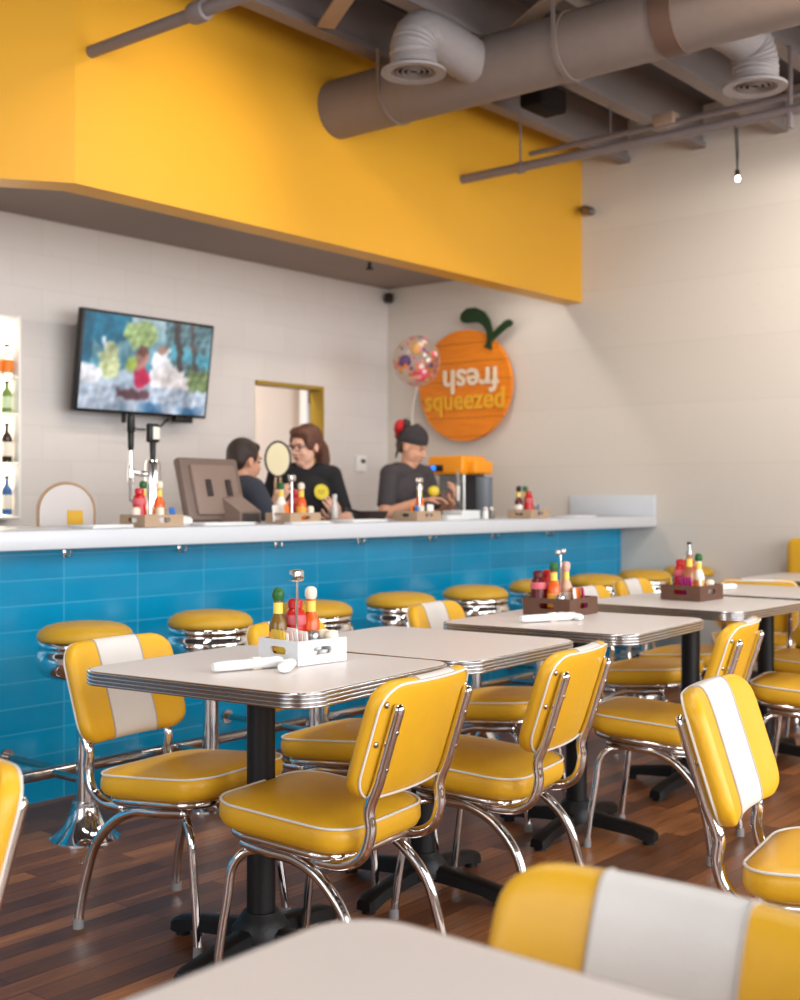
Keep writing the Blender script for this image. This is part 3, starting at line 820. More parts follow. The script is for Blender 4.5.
def spout_bottle(label, loc, body=None):
    t = thing('oil_bottle', label, 'bottle', loc)
    MB().lathe([(0.0, 0.0), (0.025, 0.0), (0.027, 0.004), (0.027, 0.10), (0.022, 0.118), (0.013, 0.135), (0.0115, 0.17), (0.0115, 0.19)], seg=20).build('body', mat('clear_glass_amber', (200, 130, 80), 0.1, trans=0.5), t)
    MB().lathe([(0.0275, 0.012), (0.0278, 0.013), (0.0278, 0.06), (0.0275, 0.061)], seg=20, cap=False).build('label_band', M_orange, t)
    MB().lathe([(0.0125, 0.135), (0.0135, 0.136), (0.0135, 0.17), (0.0125, 0.171)], seg=16, cap=False).build('neck_band', M_labely, t)
    MB().cyl((0, 0, 0.19), (0, 0, 0.205), 0.014).cyl((0, 0, 0.205), (0, 0, 0.235), 0.007).build('pour_spout', M_steel(), t)
    MB().cyl((0, 0, 0.235), (0, 0, 0.245), 0.010).build('cap', M_blackcap, t)
    t.scale = (0.95, 0.95, 0.93)
    return t
def ketchup(label, loc, h=0.94, m=None, group=None):
    t = thing('ketchup_bottle', label, 'bottle', loc, 0, group)
    m = m or M_redp
    MB().lathe([(0.0, 0.0), (0.026, 0.0), (0.029, 0.005), (0.029, 0.05 * h), (0.0265, 0.075 * h), (0.028, 0.10 * h), (0.024, 0.122 * h), (0.014, 0.134 * h), (0.0, 0.134 * h)], seg=22).build('body', m, t)
    MB().lathe([(0.0285, 0.088 * h), (0.0291, 0.09 * h), (0.0291, 0.104 * h), (0.0268, 0.114 * h)], seg=22, cap=False).build('label_band', mat('rose_print', (206, 96, 104), 0.5), t)
    MB().lathe([(0.0, 0.133 * h), (0.019, 0.133 * h), (0.019, 0.152 * h), (0.012, 0.158 * h), (0.0, 0.158 * h)], seg=18).build('cap', m, t)
    return t
def shaker(label, loc, body=None, top=None):
    t = thing('salt_shaker', label, 'shaker', loc)
    MB().lathe([(0.0, 0), (0.017, 0), (0.0185, 0.003), (0.0165, 0.045), (0.0155, 0.05)], seg=18).build('jar', body or mat('milk_glass', (236, 234, 230), 0.25), t)
    MB().lathe([(0.0165, 0.046), (0.0175, 0.048), (0.0175, 0.06), (0.012, 0.069), (0.0, 0.071)], seg=18).build('lid', top or M_cream, t)
    return t
def sign_holder(label, loc, top='clip', h=0.197):
    t = thing('sign_holder', label, 'sign holder', loc)
    MB().cyl((0, 0, 0.006), (0, 0, h), 0.0042, seg=10).build('rod', M_chrome(), t)
    MB().lathe([(0.0, 0.0), (0.013, 0.0), (0.013, 0.004), (0.008, 0.008), (0.0, 0.008)], seg=18).build('foot', M_chrome(), t)
    if top == 'clip':
        MB().box((0, 0, h + 0.014), (0.034, 0.026, 0.03), 0.006).build('clip', M_chrome(), t)
    else:
        MB().ball((-0.012, 0.004, h + 0.008), 0.011, 14, 10).build('clip_ball', M_chrome(), t)
        MB().ball((0.012, -0.004, h + 0.012), 0.011, 14, 10).build('clip_ball', M_chrome(), t)
    return t
def caddy(label, loc, rz, m, w=0.185, d=0.165, h=0.062):
    t = thing('condiment_caddy', label, 'caddy', loc, rz, None)
    b = MB(); b.box((0, 0, 0.005), (w - 0.004, d - 0.004, 0.008)); b.build('bottom', m, t)
    th = 0.008
    def panel(axis, off, L):
        b = MB(); sl, sh, zc = 0.062, 0.02, h * 0.56
        q = []
        outer = [(-L / 2, 0.001), (L / 2, 0.001), (L / 2, h), (-L / 2, h)]
        n = 8
        hole = [(sl / 2 - sh / 2 + sh / 2 * math.cos(RAD(-90 + 180 * k / n)), zc + sh / 2 * math.sin(RAD(-90 + 180 * k / n))) for k in range(n + 1)] + \
               [(-sl / 2 + sh / 2 + sh / 2 * math.cos(RAD(90 + 180 * k / n)), zc + sh / 2 * math.sin(RAD(90 + 180 * k / n))) for k in range(n + 1)]
        def P(x, z, y): return (x, off + y, z) if axis == 'x' else (off + y, x, z)
        bm = b.bm
        for side in (-th / 2, th / 2):
            vo = [bm.verts.new(P(x, z, side)) for x, z in outer]; vh = [bm.verts.new(P(x, z, side)) for x, z in hole]
            q.append((vo, vh))
            es = [bm.edges.new((vo[i], vo[(i + 1) % 4])) for i in range(4)] + [bm.edges.new((vh[i], vh[(i + 1) % len(vh)])) for i in range(len(vh))]
            bmesh.ops.triangle_fill(bm, use_beauty=True, use_dissolve=False, edges=es)
        for i in range(4): bm.faces.new((q[0][0][i], q[0][0][(i + 1) % 4], q[1][0][(i + 1) % 4], q[1][0][i]))
        nh = len(hole)
        for i in range(nh): bm.faces.new((q[0][1][i], q[0][1][(i + 1) % nh], q[1][1][(i + 1) % nh], q[1][1][i]))
        b.build('side_panel', m, t, smooth=0)
    panel('x', -d / 2 + th / 2, w); panel('x', d / 2 - th / 2, w)
    panel('y', -w / 2 + th / 2, d - 2 * th - 0.0004); panel('y', w / 2 - th / 2, d - 2 * th - 0.0004)
    return t
def packet(label, loc, rz, m, tiltx=0.12, group=None, h=0.075, w=0.045):
    b = MB(); b.box((0, 0, h / 2), (w, 0.0045, h), 0.002, rot=None)
    b.map(lambda p: (p.x, p.y + (p.z * tiltx) + 0.003 * math.sin(p.x * 90), p.z))
    o = b.build('sweetener_packet', m); o.location = loc; o.rotation_euler = (0, 0, rz)
    return tag(o, label, 'packet', group)
def napkin(label, p0, p1, z, r=0.014, group='napkin rolls'):
    p0, p1 = Vector((*p0, 0)), Vector((*p1, 0)); d = p1 - p0
    t = thing('napkin_roll', label, 'napkin roll', ((p0.x + p1.x) / 2, (p0.y + p1.y) / 2, z), math.atan2(d.y, d.x), group)
    L = d.length
    b = MB(); rings = []
    for x, s in ((-L / 2, 0.7), (-L / 2 + 0.01, 0.95), (-L / 4, 1.05), (0, 1.0), (L / 4, 1.1), (L / 2 - 0.01, 1.15), (L / 2, 0.9)):
        rings.append([(x, r * s * 1.15 * math.cos(2 * PI * k / 16), r + r * s * 0.87 * math.sin(2 * PI * k / 16)) for k in range(16)])
    b.loft(rings); b.build('wrapped_roll', M_paper(), t)
    b = MB(); b.tube([(L * 0.06, 0, r), (L * 0.18, 0, r)], r * 1.16, 18, r1=r * 1.19).build('paper_band', M_labelw, t)
    b = MB()
    b.tube([(L / 2 + 0.0005, 0.005 * math.cos(a) * (1 - a / 15), r + 0.005 * math.sin(a) * (1 - a / 15)) for a in [k * 0.6 for k in range(20)]], 0.0016, 6).build('rolled_end', M_paper(), t)
    return t
def rot2(x, y, a): return (x * math.cos(a) - y * math.sin(a), x * math.sin(a) + y * math.cos(a))
# ---- caddy on the first table
ZT = TH + 0.0005
cA = (2.278, 2.20); aA = RAD(-5)
caddy('white slotted condiment caddy on the nearest laminate table', (*cA, ZT), aA, M_tin, 0.165, 0.155)
def at(c, a, x, y, z): p = rot2(x, y, a); return (c[0] + p[0], c[1] + p[1], z)
ZI = ZT + 0.0095
sauce('green capped bottle of brown sauce in the white caddy', at(cA, aA, -0.046, 0.042, ZI), M_brown, M_green, M_labelo)
sauce('orange sauce bottle with cream cap in the white caddy', at(cA, aA, 0.048, 0.022, ZI), M_orange, M_cream, M_orange)
ketchup('red ketchup bottle behind the sign rod in the white caddy', at(cA, aA, 0.008, 0.038, ZI))
sign_holder('tall chrome sign holder with clip standing in the white caddy', at(cA, aA, -0.018, 0.002, ZI))
shaker('white salt shaker nearest the corner of the white caddy', at(cA, aA, 0.056, -0.018, ZI))
shaker('grey pepper shaker in the white caddy', at(cA, aA, 0.020, -0.018, ZI), mat('pepper_glass', (120, 112, 104), 0.3), M_steel())
shaker('second white shaker at the right end of the white caddy', at(cA, aA, 0.056, -0.050, ZI))
M_pk = {'y': mat('yellow_packet', (228, 186, 60), 0.5), 'p': mat('pink_white_packet', (226, 190, 182), 0.5), 'w': mat('white_packet', (236, 230, 222), 0.5),
        'm': mat('magenta_packet', (190, 40, 130), 0.5), 'o': mat('orange_packet', (236, 120, 40), 0.5)}
for i, (x, y, c, lab) in enumerate([(-0.062, 0.018, 'y', 'yellow sweetener packet, rear one in the white caddy'), (-0.062, 0.006, 'y', 'yellow sweetener packet, front one in the white caddy')]):
    packet(lab, at(cA, aA, x, y, ZI), aA + RAD(75), M_pk[c], group='yellow packets in the white caddy')
for i in range(5):
    packet('pale pink sweetener packet standing among others in the white caddy', at(cA, aA, -0.058 + 0.0045 * i, -0.004 - 0.013 * i, ZI), aA + RAD(75), M_pk['p' if i % 2 else 'w'], group='pale packets in the white caddy', h=0.07 + 0.006 * ((i * 7) % 3))
def creamer(label, loc, group):
    t = thing('creamer_cup', label, 'creamer', loc, 0, group)
    MB().lathe([(0.0, 0), (0.011, 0), (0.0155, 0.022), (0.0, 0.022)], seg=16).build('cup', M_labelw, t)
    MB().lathe([(0.0, 0.0222), (0.018, 0.0222), (0.018, 0.0238), (0.0, 0.0238)], seg=16).build('foil_lid', mat('foil_blue', (190, 205, 225), 0.35, metal=0.4), t)
for k, (x, y, z) in enumerate([(-0.012, -0.048, 0), (0.023, -0.050, 0), (0.006, -0.049, 0.025)]):
    creamer(['little foil topped creamer cup in the white caddy, left of the pair', 'little foil topped creamer cup in the white caddy, right of the pair', 'little foil topped creamer cup on top of two others in the white caddy'][k], at(cA, aA, x, y, ZI + z), 'creamers in the white caddy')
napkin('white napkin roll lying left of the white caddy, the long one', (1.985, 2.215), (2.165, 2.165), ZT)
napkin('white napkin roll with its rolled end towards the camera by the white caddy', (2.165, 2.13), (2.085, 2.075), ZT)
# ---- caddy on the middle table
cC = (3.80, 2.375); aC = RAD(3)
caddy('brown wooden condiment caddy on the middle table, with two ball clips', (*cC, ZT), aC, M_wood, 0.21, 0.19)
sauce('green capped amber sauce bottle in the middle wooden caddy', at(cC, aC, -0.045, 0.002, ZI), M_orange, M_green, M_labelo)
sauce('pink capped sauce bottle in the middle wooden caddy', at(cC, aC, 0.04, 0.0, ZI), mat('pale_sauce', (214, 170, 140), 0.25), mat('pink_cap', (226, 176, 160), 0.4), M_labelw)
ketchup('red ketchup bottle in the middle wooden caddy', at(cC, aC, 0.0, 0.052, ZI))
ketchup('dark red bottle at the back of the middle wooden caddy', at(cC, aC, -0.064, 0.055, ZI), 0.94, mat('dark_red_sauce', (92, 20, 24), 0.25))
sign_holder('chrome sign holder with two balls in the middle wooden caddy', at(cC, aC, -0.004, -0.002, ZI), 'balls', 0.205)
shaker('steel topped pepper shaker at the left of the middle wooden caddy', at(cC, aC, -0.08, -0.045, ZI), MC['pepper_glass'], M_steel())
for i, (x, y, c) in enumerate([(0.045, -0.05, 'o'), (0.055, -0.034, 'o'), (0.072, 0.03, 'y'), (0.072, 0.05, 'y'), (0.01, -0.06, 'w'), (0.07, -0.062, 'm')]):
    packet({'o': 'orange packet', 'y': 'yellow packet', 'w': 'white packet', 'm': 'magenta packet'}[c] + [' nearest in the middle wooden caddy', ' behind another in the middle wooden caddy', ' nearer of two in the middle wooden caddy', ' farther of two in the middle wooden caddy', ' leaning at the front of the middle wooden caddy', ' at the right front of the middle wooden caddy'][i],
           at(cC, aC, x, y, ZI), aC + RAD(20 * (i % 3) - 10), M_pk[c], h=0.085)
napkin('white napkin roll on the middle table, left one', (3.43, 2.30), (3.63, 2.225), ZT)
napkin('white napkin roll on the middle table, touching the wooden caddy', (3.665, 2.30), (3.635, 2.19), ZT, 0.012)
# ---- caddy on the right table
cD = (4.70, 2.30); aD = RAD(-2)
caddy('brown wooden condiment caddy with purple packets on the right table', (*cD, ZT), aD, M_wood, 0.20, 0.18)
spout_bottle('tall bottle with steel pour spout in the right wooden caddy', at(cD, aD, -0.022, 0.0, ZI))
sauce('green capped sauce bottle in the right wooden caddy', at(cD, aD, 0.035, -0.012, ZI), M_labelw, M_green, M_labelo)
ketchup('red ketchup bottle at the right back of the right wooden caddy', at(cD, aD, 0.062, 0.044, ZI), 0.98)
ketchup('red ketchup bottle at the middle back of the right wooden caddy', at(cD, aD, -0.003, 0.051, ZI), 0.98)
shaker('cream shaker at the right end of the right wooden caddy', at(cD, aD, 0.072, -0.045, ZI))
for i in range(4):
    packet('magenta sweetener packet in the right wooden caddy, one of a bunch', at(cD, aD, -0.060 + 0.003 * i, -0.03 + 0.015 * i, ZI), aD + RAD(40), M_pk['m'], group='magenta packets in the right caddy', h=0.085)
packet('yellow packet beside the magenta ones in the right wooden caddy', at(cD, aD, -0.064, 0.058, ZI), aD + RAD(40), M_pk['y'], h=0.08)
packet('white packet in front of the spouted bottle in the right wooden caddy', at(cD, aD, -0.015, -0.055, ZI), aD + RAD(10), M_pk['w'])
napkin('white napkin roll at the right of the purple packets caddy', (5.12, 2.47), (5.34, 2.40), ZT)
t = thing('glass_cup', 'small clear glass standing behind the napkin roll on the right table', 'glass', (5.22, 2.52, ZT))
MB().lathe([(0.0, 0.004), (0.022, 0.004), (0.029, 0.06), (0.031, 0.06), (0.024, 0.0), (0.0, 0.0)], seg=22).build('tumbler', mat('clear_glass', (240, 244, 246), 0.03, trans=0.9), t)
def flat_paper(label, cx, cy, w, d, rz, z, n=1, cat='napkin'):
    b = MB()
    for k in range(n): b.box((0.004 * (k % 2), 0.003 * ((k * 2) % 3), 0.0015 + 0.003 * k), (w, d, 0.0026), 0.0008, rot=(0, 0, 0.04 * (k % 3 - 1)))
    b.map(lambda p: (p.x, p.y, p.z + 0.004 * max(0, p.x / w) ** 2))
    o = b.build('paper_napkins' if n > 1 else 'paper_menu', M_paper(), smooth=30); o.location = (cx, cy, z); o.rotation_euler = (0, 0, rz)
    return tag(o, label, cat)
napkin('white napkin roll on the far table by the wall', (6.45, 2.42), (6.65, 2.36), ZT)

# ================================================================== on the bar counter
ZB = 1.0625
def bar_caddy(name, cx, cy, lab, extras):
    caddy(lab, (cx, cy, ZB), 0, M_woodb, 0.2, 0.16, 0.05)
    zi = ZB + 0.0095
    for k, (kind, x, y, a) in enumerate(extras):
        loc = (cx + x, cy + y, zi)
        if kind == 'k': ketchup(a, loc)
        elif kind == 's': sauce(a, loc, M_orange, M_cream, M_labelo)
        elif kind == 'g': sauce(a, loc, M_labelw, M_green, M_labelw)
        elif kind == 'd': sauce(a, loc, mat('dark_red_sauce', (92, 20, 24), 0.25), M_blackcap, M_labelw)
        elif kind == 'w': shaker(a, loc)
        elif kind == 'h': sign_holder(a, loc, 'clip', 0.185)
        elif kind == 'o': packet(a, loc, 0.2, M_pk['o'], h=0.08)
        elif kind == 'b': packet(a, loc, 0.3, mat('blue_packet', (40, 110, 190), 0.5), h=0.07)
        elif kind == 'p': packet(a, loc, -0.3, M_pk['w'], h=0.075)
M_woodb = mat('pale_tan_wood', (176, 148, 120), 0.55, noise=0.1, nscale=30)
bar_caddy('a', 3.235, 3.98, 'tan condiment caddy on the bar counter below the television', [
    ('k', -0.04, 0.03, 'red ketchup bottle in the bar caddy below the television'), ('s', 0.055, 0.02, 'amber sauce bottle in the bar caddy below the television'),
    ('w', -0.08, 0.0, 'white shaker at the left of the bar caddy below the television'), ('w', 0.01, -0.04, 'white shaker in front of the bar caddy bottles below the television'),
    ('g', -0.005, 0.05, 'green capped bottle in the bar caddy below the television'), ('b', 0.08, -0.04, 'blue packet in the bar caddy below the television')])
bar_caddy('b', 4.06, 3.98, 'tan condiment caddy on the bar counter in front of the woman with glasses', [
    ('g', -0.05, 0.03, 'green capped bottle in the caddy in front of the woman with glasses'), ('h', -0.02, -0.01, 'sign holder in the caddy in front of the woman with glasses'),
    ('s', 0.03, -0.022, 'amber sauce bottle in the caddy in front of the woman with glasses'), ('k', 0.05, 0.04, 'red ketchup bottle in the caddy in front of the woman with glasses'),
    ('o', -0.075, -0.04, 'orange packet in the caddy in front of the woman with glasses'), ('w', 0.082, -0.03, 'white shaker in the caddy in front of the woman with glasses'), ('p', -0.085, 0.02, 'white packet in the caddy in front of the woman with glasses')])
bar_caddy('c', 5.0, 4.0, 'tan condiment caddy on the bar counter in front of the person with the beanie', [
    ('h', 0.02, 0.0, 'sign holder in the caddy in front of the person with the beanie'), ('o', -0.07, -0.03, 'orange packet in the caddy in front of the person with the beanie'),
    ('b', -0.045, -0.04, 'blue packet in the caddy in front of the person with the beanie'), ('w', -0.01, -0.035, 'white shaker in the caddy in front of the person with the beanie'),
    ('s', 0.06, 0.03, 'amber sauce bottle in the caddy in front of the person with the beanie'), ('p', 0.06, -0.045, 'white packet in the caddy in front of the person with the beanie')])
bar_caddy('d', 6.05, 4.0, 'tan condiment caddy at the right end of the bar counter', [
    ('d', -0.06, 0.03, 'black capped dark bottle in the caddy at the right end of the bar'), ('k', 0.0, 0.0, 'red ketchup bottle in the caddy at the right end of the bar'),
    ('g', 0.03, 0.045, 'green capped bottle in the caddy at the right end of the bar'), ('w', 0.065, -0.01, 'white shaker in the caddy at the right end of the bar'), ('b', 0.045, -0.045, 'blue packet in the caddy at the right end of the bar')])
flat_paper('flat white paper napkins left of the caddy below the television', 2.98, 3.97, 0.20, 0.14, 0.06, ZB, 4, 'napkins')
flat_paper('flat white paper napkins in front of the screen terminal', 3.60, 3.97, 0.28, 0.14, -0.04, ZB, 4, 'napkins')
flat_paper('flat white paper menu in front of the woman with glasses', 4.05, 3.875, 0.26, 0.05, 0.02, ZB, 3, 'menus')
flat_paper('flat white paper stack between the woman and the person with the beanie', 4.52, 3.97, 0.26, 0.13, 0.03, ZB, 4, 'menus')
flat_paper('white paper stack right of the caddy before the beanie person', 5.24, 3.98, 0.2, 0.14, 0.05, ZB, 8, 'napkins')
flat_paper('tall pile of white paper in front of the orange juicer', 5.47, 4.06, 0.16, 0.14, -0.05, ZB, 16, 'napkins')
flat_paper('flat white napkins at the right end of the bar near the wall', 6.55, 3.98, 0.26, 0.14, 0.03, ZB, 3, 'napkins')
napkin('white napkin roll on the bar right of the tan caddy below the television', (3.36, 3.96), (3.46, 4.02), ZB, 0.02)
for k, (x, y) in enumerate([(5.64, 4.02), (5.73, 4.04)]):
    shaker(['steel topped shaker on the bar right of the paper pile, left one', 'steel topped shaker on the bar right of the paper pile, right one'][k], (x, y, ZB), mat('pepper_glass', (120, 112, 104), 0.3) if k else None, M_steel())
t = thing('frying_pan', 'small dark pan on the bar counter in front of the beanie person', 'pan', (4.76, 4.12, ZB))
MB().lathe([(0.0, 0.0), (0.075, 0.0), (0.095, 0.05), (0.099, 0.05), (0.079, -0.0), (0.0, 0.006)][:4] + [(0.09, 0.048), (0.072, 0.006), (0.0, 0.006)], seg=28).build('bowl', mat('dark_iron_pan', (44, 28, 24), 0.5), t)
MB().tube([(-0.09, 0.0, 0.045), (-0.14, -0.0, 0.055), (-0.19, -0.0, 0.06)], 0.009, 10).build('handle', M_blackplastic(), t)

# beer tap
t = thing('beer_tap', 'chrome beer tap tower with two black handles on the bar', 'tap', (3.50, 4.30, ZB))
MB().lathe([(0.0, 0.0), (0.05, 0.0), (0.05, 0.012), (0.034, 0.02), (0.034, 0.265), (0.028, 0.285), (0.0, 0.288)], seg=28).build('tower', M_chrome(), t)
dx, dy = -0.105, 0.02
MB().tube(bez([(-0.02, 0.003, 0.225), (-0.06, 0.012, 0.225), (dx, dy, 0.235)], 6), 0.013, 12).build('spigot', M_chrome(), t)
MB().lathe([(0.006, 0.1), (0.009, 0.11), (0.009, 0.17), (0.013, 0.18), (0.015, 0.23), (0.011, 0.25), (0.008, 0.335)], (dx, dy, 0), 16).build('faucet', M_chrome(), t)
MB().lathe([(0.009, 0.325), (0.013, 0.335), (0.015, 0.40), (0.014, 0.402), (0.018, 0.41), (0.018, 0.475), (0.012, 0.482)], (dx, dy, 0), 16).build('tap_handle', M_blackplastic(), t)
MB().lathe([(0.010, 0.28), (0.013, 0.30), (0.015, 0.365), (0.012, 0.37)], seg=16).box((0, 0, 0.405), (0.062, 0.03, 0.085), 0.01).build('tap_handle', M_blackplastic(), t)
MB().box((0.008, -0.0155, 0.405), (0.036, 0.004, 0.055), 0.001).build('handle_label', M_labelw, t, label='white label on the tap handle')
# point of sale screen seen from behind
t = thing('screen_terminal', 'brown backed touchscreen terminal seen from behind on the bar', 'terminal', (3.86, 4.32, ZB), RAD(6))
rt = Euler((RAD(-14), 0, 0)).to_matrix().to_4x4()
M_posb = mat('taupe_plastic', (118, 98, 88), 0.45, noise=0.05, nscale=20)
MB().box((0, 0, 0.155), (0.40, 0.045, 0.30), 0.014, rot=rt).build('housing', M_posb, t)
MB().box((0, -0.028, 0.155), (0.30, 0.03, 0.24), 0.012, rot=rt).build('rear_cover', mat('taupe_plastic_light', (138, 116, 104), 0.45), t)
for x in (-0.06, 0.075): MB().box((x, -0.046, 0.165), (0.035, 0.008, 0.08), 0.003, rot=rt).build('vent', mat('dark_brown', (50, 40, 38), 0.5), t)
MB().box((0, 0.024, 0.155), (0.37, 0.004, 0.27), 0.001, rot=rt).build('screen', mat('screen_glass', (30, 34, 40), 0.1), t)
b = MB(); b.loft([[(x, y, z) for x in () for y in () for z in ()]] if False else [[(0.02, -0.16, 0.0), (0.17, -0.16, 0.0), (0.17, -0.16, 0.055), (0.02, -0.16, 0.055)], [(0.02, -0.02, 0.0), (0.17, -0.02, 0.0), (0.17, -0.02, 0.14), (0.02, -0.02, 0.14)]])
b.build('stand', MC['taupe_plastic_light'], t, smooth=20)
MB().box((0.095, -0.162, 0.027), (0.12, 0.006, 0.04), 0.002).build('stand_foot', mat('dark_grey_plastic', (70, 64, 62), 0.4), t)
# arched board with a yellow sticker
t = thing('arched_board', 'pale arched board with yellow sticker standing on the bar at left', 'board', (3.13, 4.42, ZB), RAD(-25))
def arch(w, h, n=18): return [(w / 2, 0), ] + [(w / 2 * math.cos(PI * k / n), h * 0.35 + h * 0.65 * math.sin(PI * k / n)) for k in range(n + 1)] + [(-w / 2, 0)]
R90 = Euler((RAD(90), 0, 0)).to_matrix().to_4x4()
MB().prism(arch(0.225, 0.175), 0.02, R90).build('panel', mat('pale_acrylic', (198, 188, 182), 0.35), t, smooth=30)
o2 = arch(0.236, 0.181); i2 = arch(0.225, 0.175)
b = MB(); pts = [(x, 0.0 - 0.01, z) for x, z in o2]; b.tube(pts, 0.006, 8); b.build('rim', mat('tan_rim', (178, 140, 104), 0.5), t)
MB().box((0.035, -0.0215, 0.035), (0.065, 0.003, 0.06), 0.001).build('sticker', mat('yellow_sticker', (222, 170, 30), 0.5), t)

# ================================================================== behind the bar
t = thing('back_counter', 'white back counter against the right wall under the orange juicer', 'counter', (XW - 0.36, 5.32, 0))
MB().box((0, 0, 0.44), (0.66, 1.5, 0.88), 0.01).build('cabinet', mat('grey_laminate', (150, 146, 142), 0.5), t)
MB().box((-0.01, 0, 0.90), (0.70, 1.54, 0.04), 0.006).build('worktop', MC['white_countertop'], t)
for k, yy in enumerate((-0.37, 0.37)):
    d = MB().box((-0.336, yy, 0.45), (0.016, 0.70, 0.78), 0.004).build('door', mat('grey_laminate', (150, 146, 142), 0.5), t)
    MB().cyl((-0.36, yy * 0.2, 0.62), (-0.36, yy * 0.2, 0.74), 0.006).build('handle', M_steel(), d)
# orange juicer
t = thing('juicer', 'juice machine with orange hood and blue display behind the bar', 'juicer', (6.85, 5.10, 0.92))
t.scale = (0.72, 0.72, 1.0)
M_org = mat('orange_plastic', (248, 156, 24), 0.35)
b = MB(); b.box((0, 0.03, 0.485), (0.40, 0.42, 0.13), 0.025, seg=3); b.box((0.03, -0.2, 0.47), (0.30, 0.14, 0.09), 0.02, seg=3)
hood = b.build('hood', M_org, t)
MB().box((-0.203, 0.13, 0.465), (0.006, 0.16, 0.045), 0.004).build('display', M_blackplastic(), hood)
MB().box((-0.208, 0.165, 0.467), (0.006, 0.055, 0.032), 0.003).build('blue_screen', mat('blue_led', (30, 110, 230), 0.3, emit=(40, 120, 255), estr=1.6), hood)
MB().box((0.10, 0.03, 0.21), (0.18, 0.40, 0.42), 0.012).build('rear_body', mat('dark_grey_body', (74, 70, 74), 0.4), t)
MB().box((0.0, 0.03, 0.015), (0.38, 0.42, 0.03), 0.008).build('base', M_steel(), t)
MB().box((-0.16, 0.03, 0.22), (0.008, 0.34, 0.40), 0.003).build('front_window', mat('clear_acrylic', (230, 236, 240), 0.05, trans=0.92), t)
for s in (-1, 1): MB().cyl((-0.15, 0.03 + s * 0.19, 0.03), (-0.15, 0.03 + s * 0.19, 0.42), 0.014).build('post', M_steel(), t)
MB().lathe([(0.0, 0.0), (0.075, 0.0), (0.085, 0.02), (0.085, 0.34), (0.08, 0.345), (0.0, 0.345)], (0.02, -0.27, 0.06), 28).build('pulp_bin', mat('blue_grey_bin', (110, 116, 124), 0.35), t)
MB().lathe([(0.0, 0), (0.02, 0), (0.02, 0.10), (0.0, 0.10)], (-0.10, -0.02, 0.26), 18).build('spout', M_steel(), t)
for k, (y, z) in enumerate([(0.10, 0.12), (0.02, 0.10), (0.07, 0.19), (0.13, 0.27), (0.06, 0.275)]):
    o = MB().ball((0, 0, 0), 0.034, 18, 12).build('orange', mat('orange_fruit', (226, 110, 20), 0.4, bump=0.2, bscale=120))
    o.location = (6.85 - 0.06 + 0.010 * (k % 2), 5.10 + (y - 0.03) * 0.72 + 0.022, 0.92 + z)
    tag(o, ['orange fruit low at the left inside the juice machine', 'orange fruit lowest at the right inside the juice machine', 'orange fruit in the middle inside the juice machine', 'orange fruit at the upper left inside the juice machine', 'orange fruit at the upper right inside the juice machine'][k], 'orange', 'oranges in the juice machine')

# round orange sign
t = thing('wall_sign', 'big round orange wooden sign with leaf on the right wall', 'sign', (XW - 0.05, 5.36, 2.005), RAD(-90))
M_sign = bpy.data.materials.new('orange_planks'); M_sign.use_nodes = True
nt = M_sign.node_tree; bs = nt.nodes['Principled BSDF']; bs.inputs['Roughness'].default_value = 0.5
tc = N(nt, 'ShaderNodeTexCoord'); sx = N(nt, 'ShaderNodeSeparateXYZ'); nt.links.new(tc.outputs['Object'], sx.inputs[0])
fr = math_node(nt, 'FRACT', math_node(nt, 'DIVIDE', math_node(nt, 'ADD', sx.outputs['Z'], 5.0), 0.136))
ln = math_node(nt, 'LESS_THAN', fr, 0.035)
mp = N(nt, 'ShaderNodeMapping'); mp.inputs['Scale'].default_value = (3, 3, 40); nt.links.new(tc.outputs['Object'], mp.inputs['Vector'])
no = N(nt, 'ShaderNodeTexNoise'); no.inputs['Scale'].default_value = 2; nt.links.new(mp.outputs['Vector'], no.inputs['Vector'])
m1 = N(nt, 'ShaderNodeMix', data_type='RGBA'); m1.inputs[6].default_value = lin((206, 102, 8)); m1.inputs[7].default_value = lin((246, 150, 20)); nt.links.new(no.outputs['Fac'], m1.inputs[0])
m2 = N(nt, 'ShaderNodeMix', data_type='RGBA'); m2.inputs[7].default_value = lin((150, 66, 6)); nt.links.new(ln, m2.inputs[0]); nt.links.new(m1.outputs[2], m2.inputs[6])
nt.links.new(m2.outputs[2], bs.inputs['Base Color'])
# local frame: x right along the wall, y into the wall, z up
MB().prism([(0.415 * math.cos(2 * PI * k / 72), 0.408 * math.sin(2 * PI * k / 72)) for k in range(72)], 0.04, Euler((RAD(90), 0, 0)).to_matrix().to_4x4()).build('disc', M_sign, t, smooth=30)
def front(poly, y, th): return MB().prism(poly, th, Matrix.Translation((0, y, 0)) @ Euler((RAD(90), 0, 0)).to_matrix().to_4x4())
M_leaf = mat('dark_green_leaf', (22, 52, 20), 0.5)
def blob(spine, wid):
    L, Rr = [], []
    for i, (x, z) in enumerate(spine):
        a = spine[max(i - 1, 0)]; c = spine[min(i + 1, len(spine) - 1)]
        d = Vector((c[0] - a[0], c[1] - a[1])).normalized(); w = wid[i]
        L.append((x - d.y * w, z + d.x * w)); Rr.append((x + d.y * w, z - d.x * w))
    return L + Rr[::-1]
sp = [(a_ + 0.02, z_ - 0.03) for a_, z_ in [(0.205, 0.285), (0.215, 0.31), (0.225, 0.35), (0.222, 0.41), (0.195, 0.47), (0.15, 0.515), (0.09, 0.535), (0.03, 0.535), (-0.01, 0.52), (-0.03, 0.505)]]
front(blob(sp, [0.034, 0.02, 0.022, 0.025, 0.034, 0.046, 0.055, 0.055, 0.042, 0.015]), -0.041, 0.02).build('leaf', M_leaf, t, smooth=30)
sp = [(a_ + 0.02, z_ - 0.03) for a_, z_ in [(0.225, 0.345), (0.275, 0.38), (0.33, 0.42), (0.37, 0.445), (0.40, 0.45), (0.42, 0.447)]]
